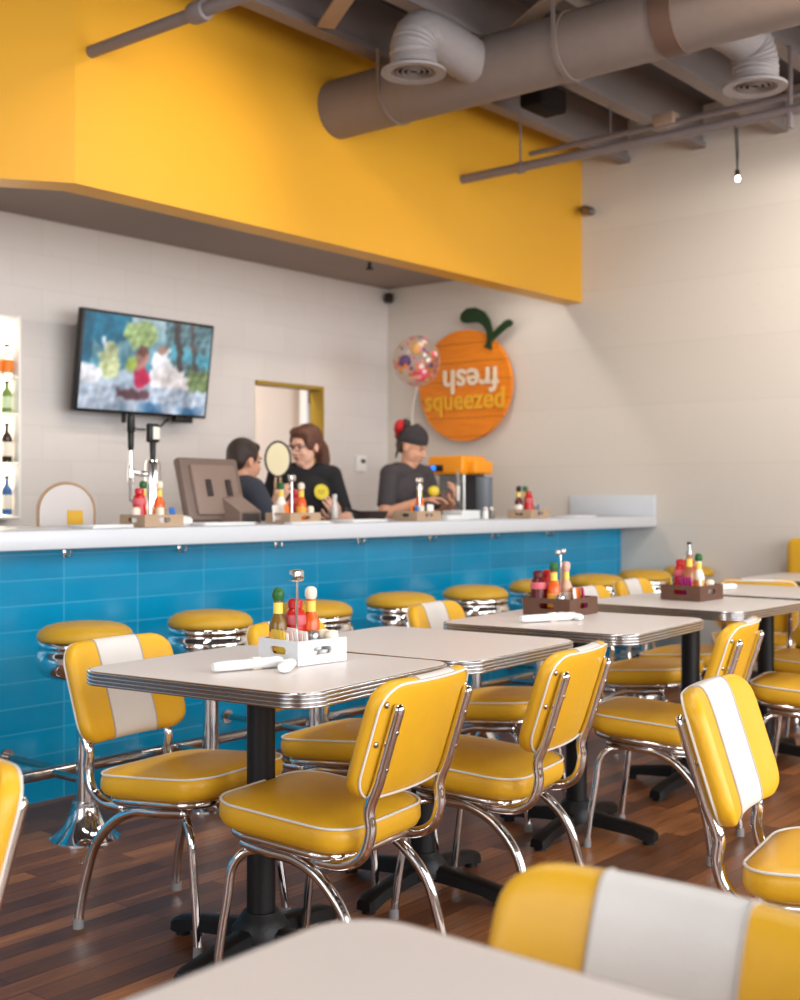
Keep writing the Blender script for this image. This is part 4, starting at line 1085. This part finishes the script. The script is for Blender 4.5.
front(blob(sp, [0.02, 0.024, 0.026, 0.028, 0.026, 0.012]), -0.042, 0.018).build('leaf', M_leaf, t, smooth=30)
def lettering(txt, xc, zc, w, h, rot, m, parent, y=-0.052, bold=0.02):
    cu = bpy.data.curves.new('lettering', 'FONT'); cu.body = txt; cu.align_x = 'CENTER'; cu.align_y = 'CENTER'; cu.size = 1; cu.offset = bold; cu.extrude = 0.02; cu.resolution_u = 4
    tmp = bpy.data.objects.new('lettering_tmp', cu); COL.objects.link(tmp)
    dg = bpy.context.evaluated_depsgraph_get(); me = bpy.data.meshes.new_from_object(tmp.evaluated_get(dg))
    bpy.data.objects.remove(tmp); me.name = 'lettering'
    xs = [v.co.x for v in me.vertices]; ys = [v.co.y for v in me.vertices]
    cx, cy = (min(xs) + max(xs)) / 2, (min(ys) + max(ys)) / 2; sx_, sy_ = w / (max(xs) - min(xs)), h / (max(ys) - min(ys))
    for v in me.vertices:
        X, Y, Z = (v.co.x - cx) * sx_, (v.co.y - cy) * sy_, v.co.z
        if rot: X, Y = -X, -Y
        v.co = (xc + X, y - Z * 0.2, zc + Y)
    me.materials.clear(); me.materials.append(m)
    o = bpy.data.objects.new('lettering', me); COL.objects.link(o); o.parent = parent
    return o
lettering('fresh', 0.07, 0.03, 0.50, 0.185, True, mat('cream_letters', (232, 214, 186), 0.5), t)
lettering('squeezed', 0.01, -0.125, 0.72, 0.20, False, mat('yellow_letters', (232, 172, 44), 0.5), t)

# confetti balloon
t = thing('balloon', 'clear round balloon full of coloured confetti beside the orange sign', 'balloon', (6.72, 5.38, 2.14))
MB().ball((0, 0, 0), (0.165, 0.165, 0.178), 40, 26).build('shell', mat('clear_balloon', (250, 240, 235), 0.05, trans=0.96, ior=1.03, spec=0.8), t)
MB().lathe([(0.012, -0.175), (0.006, -0.188), (0.016, -0.2)], seg=14).build('knot', mat('clear_knot', (230, 200, 190), 0.3), t)
rnd = random.Random(5)
cols = [(236, 70, 120), (236, 140, 60), (240, 200, 90), (96, 60, 120), (240, 236, 230), (226, 120, 110), (250, 180, 150), (200, 150, 60)]
for ci, c in enumerate(cols):
    b = MB()
    for k in range(13):
        u = rnd.uniform(-1, 1); ph = rnd.uniform(0, 2 * PI); q = math.sqrt(1 - u * u)
        n = Vector((q * math.cos(ph), q * math.sin(ph), u)); p = Vector((n.x * 0.158, n.y * 0.158, n.z * 0.171))
        m = Matrix.Translation(p) @ n.to_track_quat('Z', 'Y').to_matrix().to_4x4()
        r = rnd.uniform(0.010, 0.021)
        b.lathe([(0, 0), (r, 0), (r, 0.0008), (0, 0.0008)], seg=10, mtx=None) if False else b.loft([[m @ Vector((r * math.cos(2 * PI * j / 10), r * math.sin(2 * PI * j / 10), z)) for j in range(10)] for z in (-0.0012, 0.0)])
    b.build('confetti', mat('confetti_%d' % ci, c, 0.5), t, kind='stuff')
MB().ball((0.0, -0.03, -0.09), 0.055, 18, 12).build('inner_balloon', mat('pink_balloon', (232, 60, 110), 0.3), t)
MB().ball((-0.04, 0.07, 0.0), 0.045, 18, 12).build('inner_balloon', mat('purple_balloon', (80, 50, 110), 0.3), t)
MB().ball((0.0, 0.0, 0.09), 0.05, 18, 12).build('inner_balloon', mat('yellow_balloon', (226, 180, 110), 0.3), t)
MB().tube(bez([(0, 0, -0.2), (-0.01, 0.03, -0.35), (0.01, 0.05, -0.6), (0.0, 0.03, -0.9), (0.02, 0.0, -1.219)], 6), 0.0028, 6).build('string', mat('white_string', (235, 225, 215), 0.6), t)

# thermostat
t = thing('thermostat', 'small white thermostat on the back wall right of the doorway', 'thermostat', (7.0, YB - 0.012, 1.44))
MB().box((0, 0, 0), (0.115, 0.024, 0.125), 0.006).build('cover', mat('white_plastic', (232, 230, 226), 0.4), t)
MB().box((0.015, -0.0135, 0.02), (0.045, 0.005, 0.03), 0.002).build('dial_window', M_blackplastic(), t)

# television
tv = thing('television', 'flat television tilted forward, hung on the white wall above the bar', 'television', (4.815, 5.985, 1.99))
rx = Euler((RAD(8), 0, 0)).to_matrix().to_4x4()
TW, THH = 1.01, 0.60
MB().box((0, 0, 0), (TW, 0.05, THH), 0.008, rot=rx).build('case', M_blackplastic(), tv)
PX, PY = 120, 70
def tvcol(u, v):
    """picture on the screen: garden party with teal tents and white dressed people"""
    def mixc(a, b, t): return tuple(a[i] + (b[i] - a[i]) * t for i in range(3))
    c = mixc((70, 130, 150), (196, 214, 220), max(0, min(1, (v - 0.45) * 1.6)))
    if v < 0.42: c = mixc((120, 150, 170), (176, 190, 205), v / 0.42)
    n = math.sin(u * 37 + v * 23) * math.sin(u * 61 - v * 47)
    def ell(cx, cy, rx_, ry_): return ((u - cx) / rx_) ** 2 + ((v - cy) / ry_) ** 2 < 1 + 0.25 * n
    if v > 0.62 + abs(u - 0.16) * 0.9 and u < 0.34: c = (30, 110, 140)
    if u < 0.06: c = (30, 90, 115)
    if 0.14 < u < 0.17 and 0.3 < v < 0.75: c = (226, 232, 236)
    if ell(0.42, 0.82, 0.13, 0.16): c = mixc((120, 150, 90), (190, 206, 150), 0.5 + 0.5 * n)
    if ell(0.2, 0.5, 0.08, 0.2): c = mixc((150, 170, 120), (216, 210, 170), 0.5 + 0.5 * n)
    if u > 0.6: 
        c = mixc((60, 90, 100), (120, 150, 155), 0.5 + 0.5 * n)
        if v > 0.5 and abs(v - 0.62 - (0.9 - u) * 0.2) < 0.08 and u > 0.66: c = (90, 170, 190)
        if abs(u - 0.75 + (v - 0.6) * 0.12) < 0.02: c = (70, 64, 66)
        if abs(u - 0.87 + (v - 0.6) * 0.12) < 0.018: c = (84, 74, 74)
    if u > 0.82 and v < 0.5: c = mixc((70, 100, 60), (150, 160, 110), 0.5 + 0.5 * n)
    if ell(0.06, 0.34, 0.1, 0.13): c = (206, 206, 212)
    if ell(0.60, 0.42, 0.085, 0.28): c = (226, 222, 226)
    if ell(0.70, 0.28, 0.13, 0.22): c = (218, 208, 206)
    if ell(0.60, 0.68, 0.035, 0.06): c = (150, 120, 110)
    if ell(0.44, 0.52, 0.05, 0.15): c = (170, 120, 110)
    if ell(0.45, 0.64, 0.035, 0.055): c = (110, 70, 60)
    if ell(0.455, 0.36, 0.06, 0.1): c = (190, 30, 80)
    if ell(0.36, 0.5, 0.04, 0.1): c = (170, 190, 90)
    if v < 0.26: c = mixc((140, 160, 180), (196, 198, 210), 0.5 + 0.5 * n)
    if 0.27 < u < 0.52 and 0.13 < v < 0.22 + 0.02 * n: c = (90, 60, 70)
    if v < 0.1 and u > 0.3: c = mixc((60, 110, 150), (180, 190, 205), 0.5 + 0.5 * math.sin(u * 20))
    return c
bm = bmesh.new(); ca = None
grid = [[bm.verts.new(rx @ Vector((-TW / 2 + 0.018 + (TW - 0.036) * i / PX, -0.0262, -THH / 2 + 0.018 + (THH - 0.036) * j / PY))) for i in range(PX + 1)] for j in range(PY + 1)]
for j in range(PY):
    for i in range(PX): bm.faces.new((grid[j][i], grid[j][i + 1], grid[j + 1][i + 1], grid[j + 1][i]))
me = bpy.data.meshes.new('screen'); bm.to_mesh(me); bm.free()
at_ = me.color_attributes.new('picture', 'FLOAT_COLOR', 'POINT')
import numpy as np
rg = np.random.default_rng(3)
def smooth_noise(cx, cy):
    a = rg.random((cy + 2, cx + 2)); yy = np.linspace(0, cy, PY + 1); xx = np.linspace(0, cx, PX + 1)
    y0 = yy.astype(int); x0 = xx.astype(int); fy = (yy - y0)[:, None]; fx = (xx - x0)[None, :]
    return (a[y0][:, x0] * (1 - fy) * (1 - fx) + a[y0 + 1][:, x0] * fy * (1 - fx) + a[y0][:, x0 + 1] * (1 - fy) * fx + a[y0 + 1][:, x0 + 1] * fy * fx) - 0.5
pic = np.array([[tvcol(i / PX, j / PY) for i in range(PX + 1)] for j in range(PY + 1)], dtype=float)
dxn = smooth_noise(26, 16) * 5; dyn = smooth_noise(26, 16) * 5
J, I = np.mgrid[0:PY + 1, 0:PX + 1]
pic = pic[np.clip(J + dyn, 0, PY).astype(int), np.clip(I + dxn, 0, PX).astype(int)]
pic = pic * (1 + 0.32 * smooth_noise(40, 24)[..., None] + 0.35 * smooth_noise(12, 8)[..., None])
for _ in range(2):
    q = np.pad(pic, ((1, 1), (1, 1), (0, 0)), 'edge'); pic = (q[1:-1, 1:-1] * 2 + q[:-2, 1:-1] + q[2:, 1:-1] + q[1:-1, :-2] + q[1:-1, 2:]) / 6
pic = np.clip(pic, 0, 255)
for idx in range(len(me.vertices)):
    j, i = divmod(idx, PX + 1); at_.data[idx].color = lin(tuple(pic[j, i]))
ms = bpy.data.materials.new('tv_picture'); ms.use_nodes = True; nt = ms.node_tree; bs = nt.nodes['Principled BSDF']
bs.inputs['Base Color'].default_value = (0.01, 0.01, 0.01, 1); bs.inputs['Roughness'].default_value = 0.2
vc = N(nt, 'ShaderNodeVertexColor'); vc.layer_name = 'picture'
nt.links.new(vc.outputs['Color'], bs.inputs['Emission Color']); bs.inputs['Emission Strength'].default_value = 0.9
me.materials.append(ms)
so = bpy.data.objects.new('screen', me); COL.objects.link(so); so.parent = tv
MB().box((0.0, 0.09, 0.0), (0.12, 0.1, 0.12), 0.01).build('wall_bracket', M_blackplastic(), tv)
MB().box((0.0, 0.165, 0.0), (0.3, 0.014, 0.3), 0.004).build('wall_plate', M_blackplastic(), tv)
MB().tube(bez([(-0.12, 0.0, -0.30), (-0.08, 0.05, -0.36), (0.02, 0.08, -0.385), (0.16, 0.08, -0.37), (0.2, 0.02, -0.31)], 6), 0.006, 8).build('cable', M_blackplastic(), tv)
MB().box((-0.14, 0.03, -0.325), (0.02, 0.02, 0.06)).build('cable_clip', M_blackplastic(), tv)
MB().box((0.33, 0.045, -0.315), (0.14, 0.05, 0.035), 0.006).build('receiver_box', M_blackplastic(), tv)

# backlit bottle shelf at the left
sh = thing('backlit_shelf', 'bright backlit bottle shelf on the white wall at the left edge', 'shelf', (3.455, YB - 0.002, 1.63))
MB().box((0, -0.012, 0), (1.0, 0.02, 1.10)).build('light_panel', mat('lit_panel', (255, 244, 228), 0.5, emit=(255, 240, 218), estr=2.6), sh)
M_wf = mat('white_frame', (240, 236, 230), 0.4)
for s in (-1, 1): MB().box((s * 0.503, -0.07, 0), (0.014, 0.14, 1.14), 0.002).build('frame_side', M_wf, sh)
for s in (-1, 1): MB().box((0, -0.07, s * 0.56), (0.99, 0.14, 0.014), 0.002).build('frame_rail', M_wf, sh)
SHZ = [-0.551, -0.255, 0.02, 0.225]
for z in SHZ[1:]: MB().box((0, -0.08, z), (0.988, 0.115, 0.01), 0.002).build('glass_shelf', mat('shelf_glass', (230, 240, 240), 0.1, trans=0.7), sh)
def liquor(label, loc, body, lab, h=0.2, r=0.03, group=None):
    t = thing('liquor_bottle', label, 'bottle', loc, 0, group)
    MB().lathe([(0, 0), (r * 0.9, 0), (r, 0.006), (r, h * 0.6), (r * 0.8, h * 0.68), (r * 0.36, h * 0.77), (r * 0.33, h * 0.94)], seg=18).build('body', body, t)
    MB().lathe([(r * 1.01, h * 0.15), (r * 1.02, h * 0.16), (r * 1.02, h * 0.5), (r * 1.01, h * 0.51)], seg=18, cap=False).build('label_band', lab, t)
    MB().lathe([(0, h * 0.93), (r * 0.42, h * 0.93), (r * 0.42, h), (0, h)], seg=14).build('cap', M_blackcap, t)
RowN = ['bottom', 'second', 'third', 'top']; colN = ['right', 'middle', 'left']
bodies = [mat('blue_glass', (60, 110, 170), 0.1, trans=0.3), mat('dark_bottle', (60, 44, 40), 0.2), mat('green_bottle', (120, 150, 80), 0.15, trans=0.3), mat('clear_spirit', (240, 236, 228), 0.08, trans=0.7)]
labs = [M_labelw, M_labelw, mat('green_white_label', (200, 214, 180), 0.5), mat('amber_orange_label', (232, 130, 30), 0.5)]
for r_ in range(4):
    for q in range(3):
        liquor('bottle on the backlit shelf, %s shelf, %s of three by the frame' % (RowN[r_], colN[q]), (3.455 + 0.455 - 0.085 * q, YB - 0.085, 1.63 + SHZ[r_] + 0.0062), bodies[(r_ + (q == 1 and r_ < 2)) % 4] if r_ else bodies[0 if q != 1 else 1], labs[r_], 0.18 if r_ > 1 else 0.22, 0.03 if r_ != 3 else 0.036, 'bottles on the backlit shelf')
# ================================================================== people behind the bar
def remeshed(b, voxel, name, m, parent, smooth_it=3):
    """one continuous surface grown over the limb shapes in b"""
    bmesh.ops.recalc_face_normals(b.bm, faces=b.bm.faces)
    me = bpy.data.meshes.new('tmp_shape'); b.bm.to_mesh(me); b.bm.free()
    o = bpy.data.objects.new('tmp_shape', me); COL.objects.link(o)
    r = o.modifiers.new('r', 'REMESH'); r.mode = 'VOXEL'; r.voxel_size = voxel; r.use_smooth_shade = True
    sm = o.modifiers.new('s', 'SMOOTH'); sm.factor = 0.5; sm.iterations = smooth_it
    dg = bpy.context.evaluated_depsgraph_get()
    out = bpy.data.meshes.new_from_object(o.evaluated_get(dg)); out.name = name
    bpy.data.objects.remove(o); bpy.data.meshes.remove(me)
    out.materials.clear(); out.materials.append(m)
    for p in out.polygons: p.use_smooth = True
    ob = bpy.data.objects.new(name, out); COL.objects.link(ob); ob.parent = parent
    return ob
def chain(b, pts, radii):
    for (p, q), (r0, r1) in zip(zip(pts[:-1], pts[1:]), zip(radii[:-1], radii[1:])): b.capsule(p, r0, q, r1)
def hand(b, wrist, d, palm_n, thumb_side, curl):
    """palm, four jointed fingers of unequal length and a thumb from the side of the palm"""
    d = Vector(d).normalized(); n = Vector(palm_n); n = (n - d * n.dot(d)).normalized(); s = d.cross(n).normalized() * thumb_side
    W = Vector(wrist)
    for k, (off, L) in enumerate(((0.030, 0.038), (0.010, 0.043), (-0.010, 0.040), (-0.029, 0.032))):
        base = W + d * (0.085 - 0.004 * abs(k - 1)) + s * off
        b.capsule(W + d * 0.01 + s * off * 0.6, 0.014, base, 0.0115)
        p = base; a = curl * 0.6
        for j, (l, r) in enumerate(((L, 0.0082), (L * 0.68, 0.0074), (L * 0.52, 0.0066))):
            q = p + (d * math.cos(a) + n * math.sin(a)) * l
            b.capsule(p, r + 0.0006, q, r); p = q; a += curl
    p0 = W + d * 0.025 + s * 0.024; p1 = p0 + (d * 0.6 + s * 0.8 + n * 0.3).normalized() * 0.036
    p2 = p1 + (d * 0.9 + s * 0.25 + n * 0.5).normalized() * 0.032; p3 = p2 + (d * 0.9 - s * 0.1 + n * 0.55).normalized() * 0.024
    b.capsule(p0, 0.0135, p1, 0.0112); b.capsule(p1, 0.011, p2, 0.0096); b.capsule(p2, 0.0096, p3, 0.008)
def person(label, loc, rz, top, skin, shirtm, pantm, arms, head_yaw, head_pitch, shoulder_w=0.185, bulk=1.0, torso_yaw=0.0):
    t = thing('person', label, 'person', loc, rz)
    S = top / 1.62
    sh_z = 1.33 * S
    b = MB()
    neck0 = Vector((0, -0.01, 1.34 * S)); hc = Vector((0, 0.03, top - 0.122))
    # trunk
    for c, r in (((0, 0, 1.20 * S), (0.155 * bulk, 0.098, 0.17)), ((0, 0.0, 1.02 * S), (0.135 * bulk, 0.092, 0.16)), ((0, -0.005, 0.88 * S), (0.165 * bulk, 0.11, 0.12))): b.ball(c, r, 24, 16)
    b.capsule((-shoulder_w * 0.55, -0.005, sh_z + 0.01), 0.06, (shoulder_w * 0.55, -0.005, sh_z + 0.01), 0.06)
    b.capsule(neck0 - Vector((0, 0, 0.03)), 0.058, (0, 0.015, top - 0.19), 0.052)
    # legs and feet
    for s in (-1, 1):
        chain(b, [(s * 0.09, 0, 0.86 * S), (s * 0.095, 0.015, 0.46 * S), (s * 0.1, -0.01, 0.09)], [0.088 * bulk, 0.058, 0.04])
        b.capsule((s * 0.1, -0.02, 0.04), 0.038, (s * 0.115, 0.13, 0.03), 0.03)
    # arms: (side, elbow, wrist, hand dir, palm normal, curl)
    for side, el, wr, hd, pn, curl in arms:
        sh = Vector((side * shoulder_w, -0.005, sh_z - 0.01))
        b.capsule(sh, 0.054, Vector(el), 0.042); b.capsule(Vector(el), 0.041, Vector(wr), 0.027)
        hand(b, wr, hd, pn, -side if True else side, curl)
    # head
    Rh = Matrix.Translation(hc) @ Euler((head_pitch, 0, head_yaw), 'XYZ').to_matrix().to_4x4()
    Rh = Matrix.Translation(hc) @ Matrix.Rotation(head_yaw, 4, 'Z') @ Matrix.Rotation(head_pitch, 4, 'X')
    def H(*p): return Rh @ Vector(p)
    r3 = Rh.to_3x3().to_4x4()
    b.ball(H(0, -0.012, 0.032), (0.074, 0.092, 0.088), 24, 16, rot=r3)
    b.ball(H(0, 0.022, -0.035), (0.060, 0.066, 0.072), 20, 14, rot=r3)
    b.ball(H(0, 0.055, -0.085), (0.030, 0.028, 0.026), 16, 10, rot=r3)
    b.capsule(H(0, 0.078, 0.014), 0.010, H(0, 0.100, -0.022), 0.0125)
    b.ball(H(0, 0.078, 0.030), (0.045, 0.016, 0.012), 14, 8, rot=r3)
    for s in (-1, 1):
        b.ball(H(s * 0.013, 0.090, -0.027), (0.009, 0.009, 0.007), 10, 8, rot=r3)
        b.ball(H(s * 0.074, -0.012, -0.008), (0.010, 0.018, 0.030), 12, 10, rot=r3)
        b.ball(H(s * 0.036, 0.062, -0.030), (0.020, 0.020, 0.020), 12, 8, rot=r3)
    b.ball(H(0, 0.080, -0.052), (0.026, 0.012, 0.010), 12, 8, rot=r3)
    body = remeshed(b, 0.0042, 'body', skin, t, 2)
    # eyes, brows, lips
    for s in (-1, 1):
        MB().ball(H(s * 0.031, 0.0755, 0.006), (0.012, 0.006, 0.006), 12, 8, rot=r3).build('eye', mat('eye_dark', (44, 34, 30), 0.3), t)
        MB().ball(H(s * 0.032, 0.081, 0.026), (0.018, 0.006, 0.0035), 12, 8, rot=r3).build('eyebrow', mat('brow_brown', (70, 44, 30), 0.8), t)
    MB().ball(H(0, 0.0905, -0.054), (0.021, 0.005, 0.0065), 12, 8, rot=r3).build('lips', mat('lips', (176, 96, 88), 0.5), t)
    # shirt: trunk and short sleeves a little proud of the body
    b = MB()
    for c, r in (((0, 0, 1.20 * S), (0.172 * bulk, 0.118, 0.155)), ((0, 0.0, 1.02 * S), (0.158 * bulk, 0.116, 0.18)), ((0, -0.003, 0.88 * S), (0.182 * bulk, 0.128, 0.10))): b.ball(c, r, 28, 18)
    b.capsule((-shoulder_w * 0.62, -0.005, sh_z + 0.004), 0.070, (shoulder_w * 0.62, -0.005, sh_z + 0.004), 0.070)
    for side, el, wr, hd, pn, curl in arms:
        sh = Vector((side * shoulder_w, -0.005, sh_z - 0.006)); e = Vector(el); b.ball(sh, 0.066, 18, 12); q = sh.lerp(e, 0.82)
        b.tube([sh.lerp(e, -0.1), sh, sh.lerp(e, 0.4), q], 0.06, 16, radii=[0.055, 0.064, 0.061, 0.059])
    remeshed(b, 0.009, 'shirt', shirtm, t, 3)
    b = MB()
    b.ball((0, -0.004, 0.84 * S), (0.178 * bulk, 0.124, 0.11), 24, 16)
    for s in (-1, 1): chain(b, [(s * 0.09, 0, 0.84 * S), (s * 0.096, 0.012, 0.46 * S), (s * 0.1, -0.01, 0.10)], [0.1 * bulk, 0.072, 0.058])
    remeshed(b, 0.012, 'trousers', pantm, t, 3)
    for s in (-1, 1): 
        b = MB(); b.capsule((s * 0.1, -0.03, 0.046), 0.046, (s * 0.116, 0.135, 0.036), 0.036); b.map(lambda p: (p.x, p.y, max(p.z, 0.0)))
        b.build('shoe', M_blackplastic(), t)
    return t, H, r3
SK1 = mat('skin_warm', (206, 150, 120), 0.5, noise=0.05, nscale=14)
SK2 = mat('skin_fair', (228, 176, 152), 0.5, noise=0.05, nscale=14)
SK3 = mat('skin_tan', (214, 158, 128), 0.5, noise=0.05, nscale=14)
M_jeans = mat('dark_jeans', (40, 44, 58), 0.8, noise=0.1, nscale=40)
def hairmat(n, c): return mat(n, c, 0.5, noise=0.25, nscale=60, bump=0.4, bscale=120)

# --- person seen from behind beside the terminal
t, H, r3 = person('person with short dark hair and grey shirt turned away, beside the screen terminal', (4.585, 4.90, 0), RAD(-104), 1.50, SK1,
    mat('charcoal_blue_tee', (54, 56, 66), 0.85, noise=0.1, nscale=30), M_jeans,
    [(1, (0.225, 0.08, 1.03), (0.17, 0.30, 1.085), (-0.25, 0.95, -0.05), (0, -0.2, -1), 0.25), (-1, (-0.225, 0.06, 1.03), (-0.13, 0.26, 1.12), (0.3, 0.9, 0.1), (0.2, 0.2, -1), 0.35)], RAD(8), RAD(-6), 0.158)
hb = MB()
hb.ball(H(0, -0.020, 0.044), (0.080, 0.092, 0.086), 26, 18, rot=r3); hb.ball(H(0, -0.055, 0.01), (0.070, 0.052, 0.070), 24, 16, rot=r3)
hb.ball(H(0, 0.040, 0.082), (0.060, 0.038, 0.032), 20, 12, rot=r3)
for s in (-1, 1): hb.ball(H(s * 0.066, 0.005, 0.035), (0.016, 0.03, 0.045), 12, 10, rot=r3)
remeshed(hb, 0.007, 'hair', hairmat('hair_dark_brown', (46, 30, 24)), t, 2)

# --- woman with glasses and ponytail
t, H, r3 = person('woman with glasses and brown ponytail in black shirt with round yellow badge', (5.26, 5.06, 0), RAD(143), 1.605, SK2,
    mat('black_tee', (26, 24, 27), 0.85, noise=0.1, nscale=30), M_jeans,
    [(1, (0.245, 0.02, 1.05), (0.20, 0.15, 1.14), (-0.25, 0.45, 0.55), (-0.6, -0.5, 0.4), 0.6), (-1, (-0.24, 0.04, 1.04), (-0.15, 0.25, 1.07), (0.3, 0.6, 0.45), (0.3, -0.6, 0.4), 0.55)], RAD(-56), RAD(-10), 0.160, 1.0)
HR = hairmat('hair_brown', (92, 54, 38))
hb = MB()
hb.ball(H(0, -0.024, 0.046), (0.086, 0.098, 0.090), 26, 18, rot=r3); hb.ball(H(0, -0.05, 0.0), (0.082, 0.066, 0.075), 24, 16, rot=r3)
hb.ball(H(0, 0.045, 0.092), (0.064, 0.044, 0.034), 20, 12, rot=r3)
for s in (-1, 1): hb.ball(H(s * 0.070, 0.024, 0.032), (0.018, 0.036, 0.055), 12, 10, rot=r3)
hb.capsule(H(0, -0.10, 0.02), 0.036, H(0.01, -0.135, -0.03), 0.042)
chain(hb, [H(0.01, -0.135, -0.03), H(0.02, -0.145, -0.10), H(0.02, -0.13, -0.17), H(0.015, -0.11, -0.215)], [0.044, 0.046, 0.034, 0.012])
remeshed(hb, 0.008, 'hair', HR, t, 2)
g = MB()
for s in (-1, 1):
    c = H(s * 0.033, 0.098, 0.006)
    g.tube([c + r3 @ Vector((0.024 * math.cos(2 * PI * k / 20), 0, 0.019 * math.sin(2 * PI * k / 20))) for k in range(20)], 0.0024, 6, closed=True)
    g.tube([H(s * 0.056, 0.096, 0.010), H(s * 0.078, 0.06, 0.010), H(s * 0.080, -0.01, 0.008)], 0.0022, 6)
g.tube([H(-0.01, 0.099, 0.010), H(0.01, 0.099, 0.010)], 0.0024, 6)
gl = g.build('glasses', mat('glasses_frame', (50, 36, 32), 0.3), t, label='dark framed glasses')
bd = MB().lathe([(0, 0), (0.046, 0), (0.046, 0.004), (0, 0.005)], seg=30, mtx=Matrix.Translation((-0.078, 0.121, 1.215)) @ Euler((RAD(-82), 0, RAD(14))).to_matrix().to_4x4())
bg_ = bd.build('shirt_badge', mat('lime_yellow_print', (222, 200, 50), 0.6), t, label='round yellow print on the shirt')
bd = MB()
for k in range(3): bd.box((-0.078 + 0.004 * k, 0.1275, 1.222 - 0.014 * k), (0.045 - 0.01 * k, 0.003, 0.004), rot=(RAD(6), 0, RAD(14)))
bd.build('badge_lines', mat('olive_print', (130, 110, 30), 0.6), bg_)

# --- person with beanie
t, H, r3 = person('person in dark beanie with red bow and charcoal shirt cutting lemon at the bar', (6.07, 4.93, 0), RAD(178), 1.625, SK3,
    mat('charcoal_tee', (66, 60, 62), 0.85, noise=0.1, nscale=30), M_jeans,
    [(1, (0.25, 0.03, 1.08), (0.135, 0.22, 1.16), (-0.7, 0.5, 0.15), (0, 0.2, -1), 0.4), (-1, (-0.235, 0.06, 1.06), (-0.15, 0.235, 1.15), (0.25, 0.45, 0.65), (0.5, -0.5, 0.2), 0.55)], RAD(22), RAD(-22), 0.168, 1.02)
hb = MB(); hb.ball(H(0, -0.055, 0.0), (0.072, 0.05, 0.06), 20, 14, rot=r3); hb.ball(H(0, -0.085, 0.09), (0.035, 0.035, 0.035), 16, 12, rot=r3)
chain(hb, [H(0.06, -0.05, 0.0), H(0.072, -0.055, -0.06), H(0.07, -0.05, -0.1)], [0.014, 0.010, 0.004])
remeshed(hb, 0.007, 'hair', hairmat('hair_dark', (52, 34, 28)), t, 2)
hb = MB(); 
rings = []
for z, rx_, ry_, dy in ((0.022, 0.082, 0.098, -0.012), (0.03, 0.086, 0.102, -0.012), (0.062, 0.086, 0.102, -0.013), (0.07, 0.083, 0.099, -0.014), (0.095, 0.076, 0.092, -0.018), (0.118, 0.06, 0.075, -0.024), (0.134, 0.036, 0.048, -0.03), (0.141, 0.01, 0.014, -0.034)):
    rings.append([H(rx_ * math.cos(2 * PI * k / 30), dy + ry_ * math.sin(2 * PI * k / 30), z + 0.10 * 0.0 - 0.014 * math.sin(2 * PI * k / 30) * -1.0) for k in range(30)])
hb.loft(rings); hb.build('beanie', mat('dark_knit', (58, 52, 54), 0.9, bump=0.5, bscale=160), t)
rb = MB()
for s in (-1, 1):
    c = H(0.02 + s * 0.030, -0.112, 0.075 + s * 0.022); rb.ball(c, (0.05, 0.03, 0.046), 16, 12, rot=r3 @ Euler((0, s * 0.5, 0.3)).to_matrix().to_4x4())
rb.ball(H(0.02, -0.108, 0.075), 0.02, 12, 8); rb.build('bow', mat('red_fabric', (184, 22, 30), 0.7), t, label='red bow on the beanie')
MB().ball(H(0.02, -0.085, 0.125), (0.034, 0.034, 0.034), 14, 10).build('hair_bun', MC['hair_dark'], t)
# things in and near the hands
def place(root_xy, rz, p): return (root_xy[0] + p[0] * math.cos(rz) - p[1] * math.sin(rz), root_xy[1] + p[0] * math.sin(rz) + p[1] * math.cos(rz), p[2])
b = MB(); b.ball((0, 0, 0), (0.042, 0.033, 0.033), 20, 14)
o = b.build('lemon', mat('lemon_yellow', (236, 206, 60), 0.45, bump=0.15, bscale=120)); o.location = place((6.07, 4.93), RAD(178), (0.075, 0.275, 1.222)); tag(o, 'yellow lemon in the hand of the person with the beanie', 'lemon')
t = thing('knife', 'pale handled knife held up by the person with the beanie', 'knife', place((6.07, 4.93), RAD(178), (-0.115, 0.315, 1.20)))
MB().capsule((0, 0, -0.03), 0.010, (0, 0, 0.05), 0.011).build('handle', mat('white_plastic_handle', (232, 230, 226), 0.4), t)
MB().box((0, 0, 0.10), (0.022, 0.003, 0.10), 0.001).build('blade', M_steel(), t)
t = thing('squeeze_bottle', 'slim white bottle held by the woman with glasses', 'bottle', place((5.26, 5.06), RAD(143), (-0.118, 0.332, 1.115)))
MB().lathe([(0, -0.05), (0.018, -0.05), (0.020, 0.0), (0.014, 0.02), (0.011, 0.06), (0.013, 0.064), (0.013, 0.085), (0, 0.088)], seg=18).build('bottle_body', mat('white_plastic', (232, 230, 226), 0.4), t)
# cream paddle with dark rim, behind the two people
t = thing('paddle', 'cream fan shaped paddle with dark rim between the two people at the doorway', 'paddle', (5.035, 5.06, 1.305), RAD(-42))
pl = [(0.072 * math.cos(2 * PI * k / 40) , 0.10 + 0.10 * math.sin(2 * PI * k / 40)) for k in range(40)]
MB().prism(pl, 0.008, R90).build('panel', mat('cream_paper', (238, 226, 186), 0.6), t, smooth=30)
MB().tube([(x, -0.004, z) for x, z in pl], 0.007, 8, closed=True).build('rim', M_blackplastic(), t)
for s in (-1, 1): MB().capsule((s * 0.012, -0.004, 0.005), 0.006, (s * 0.02, -0.004, -0.14), 0.006).build('stick', mat('pale_wood', (206, 176, 140), 0.5), t)
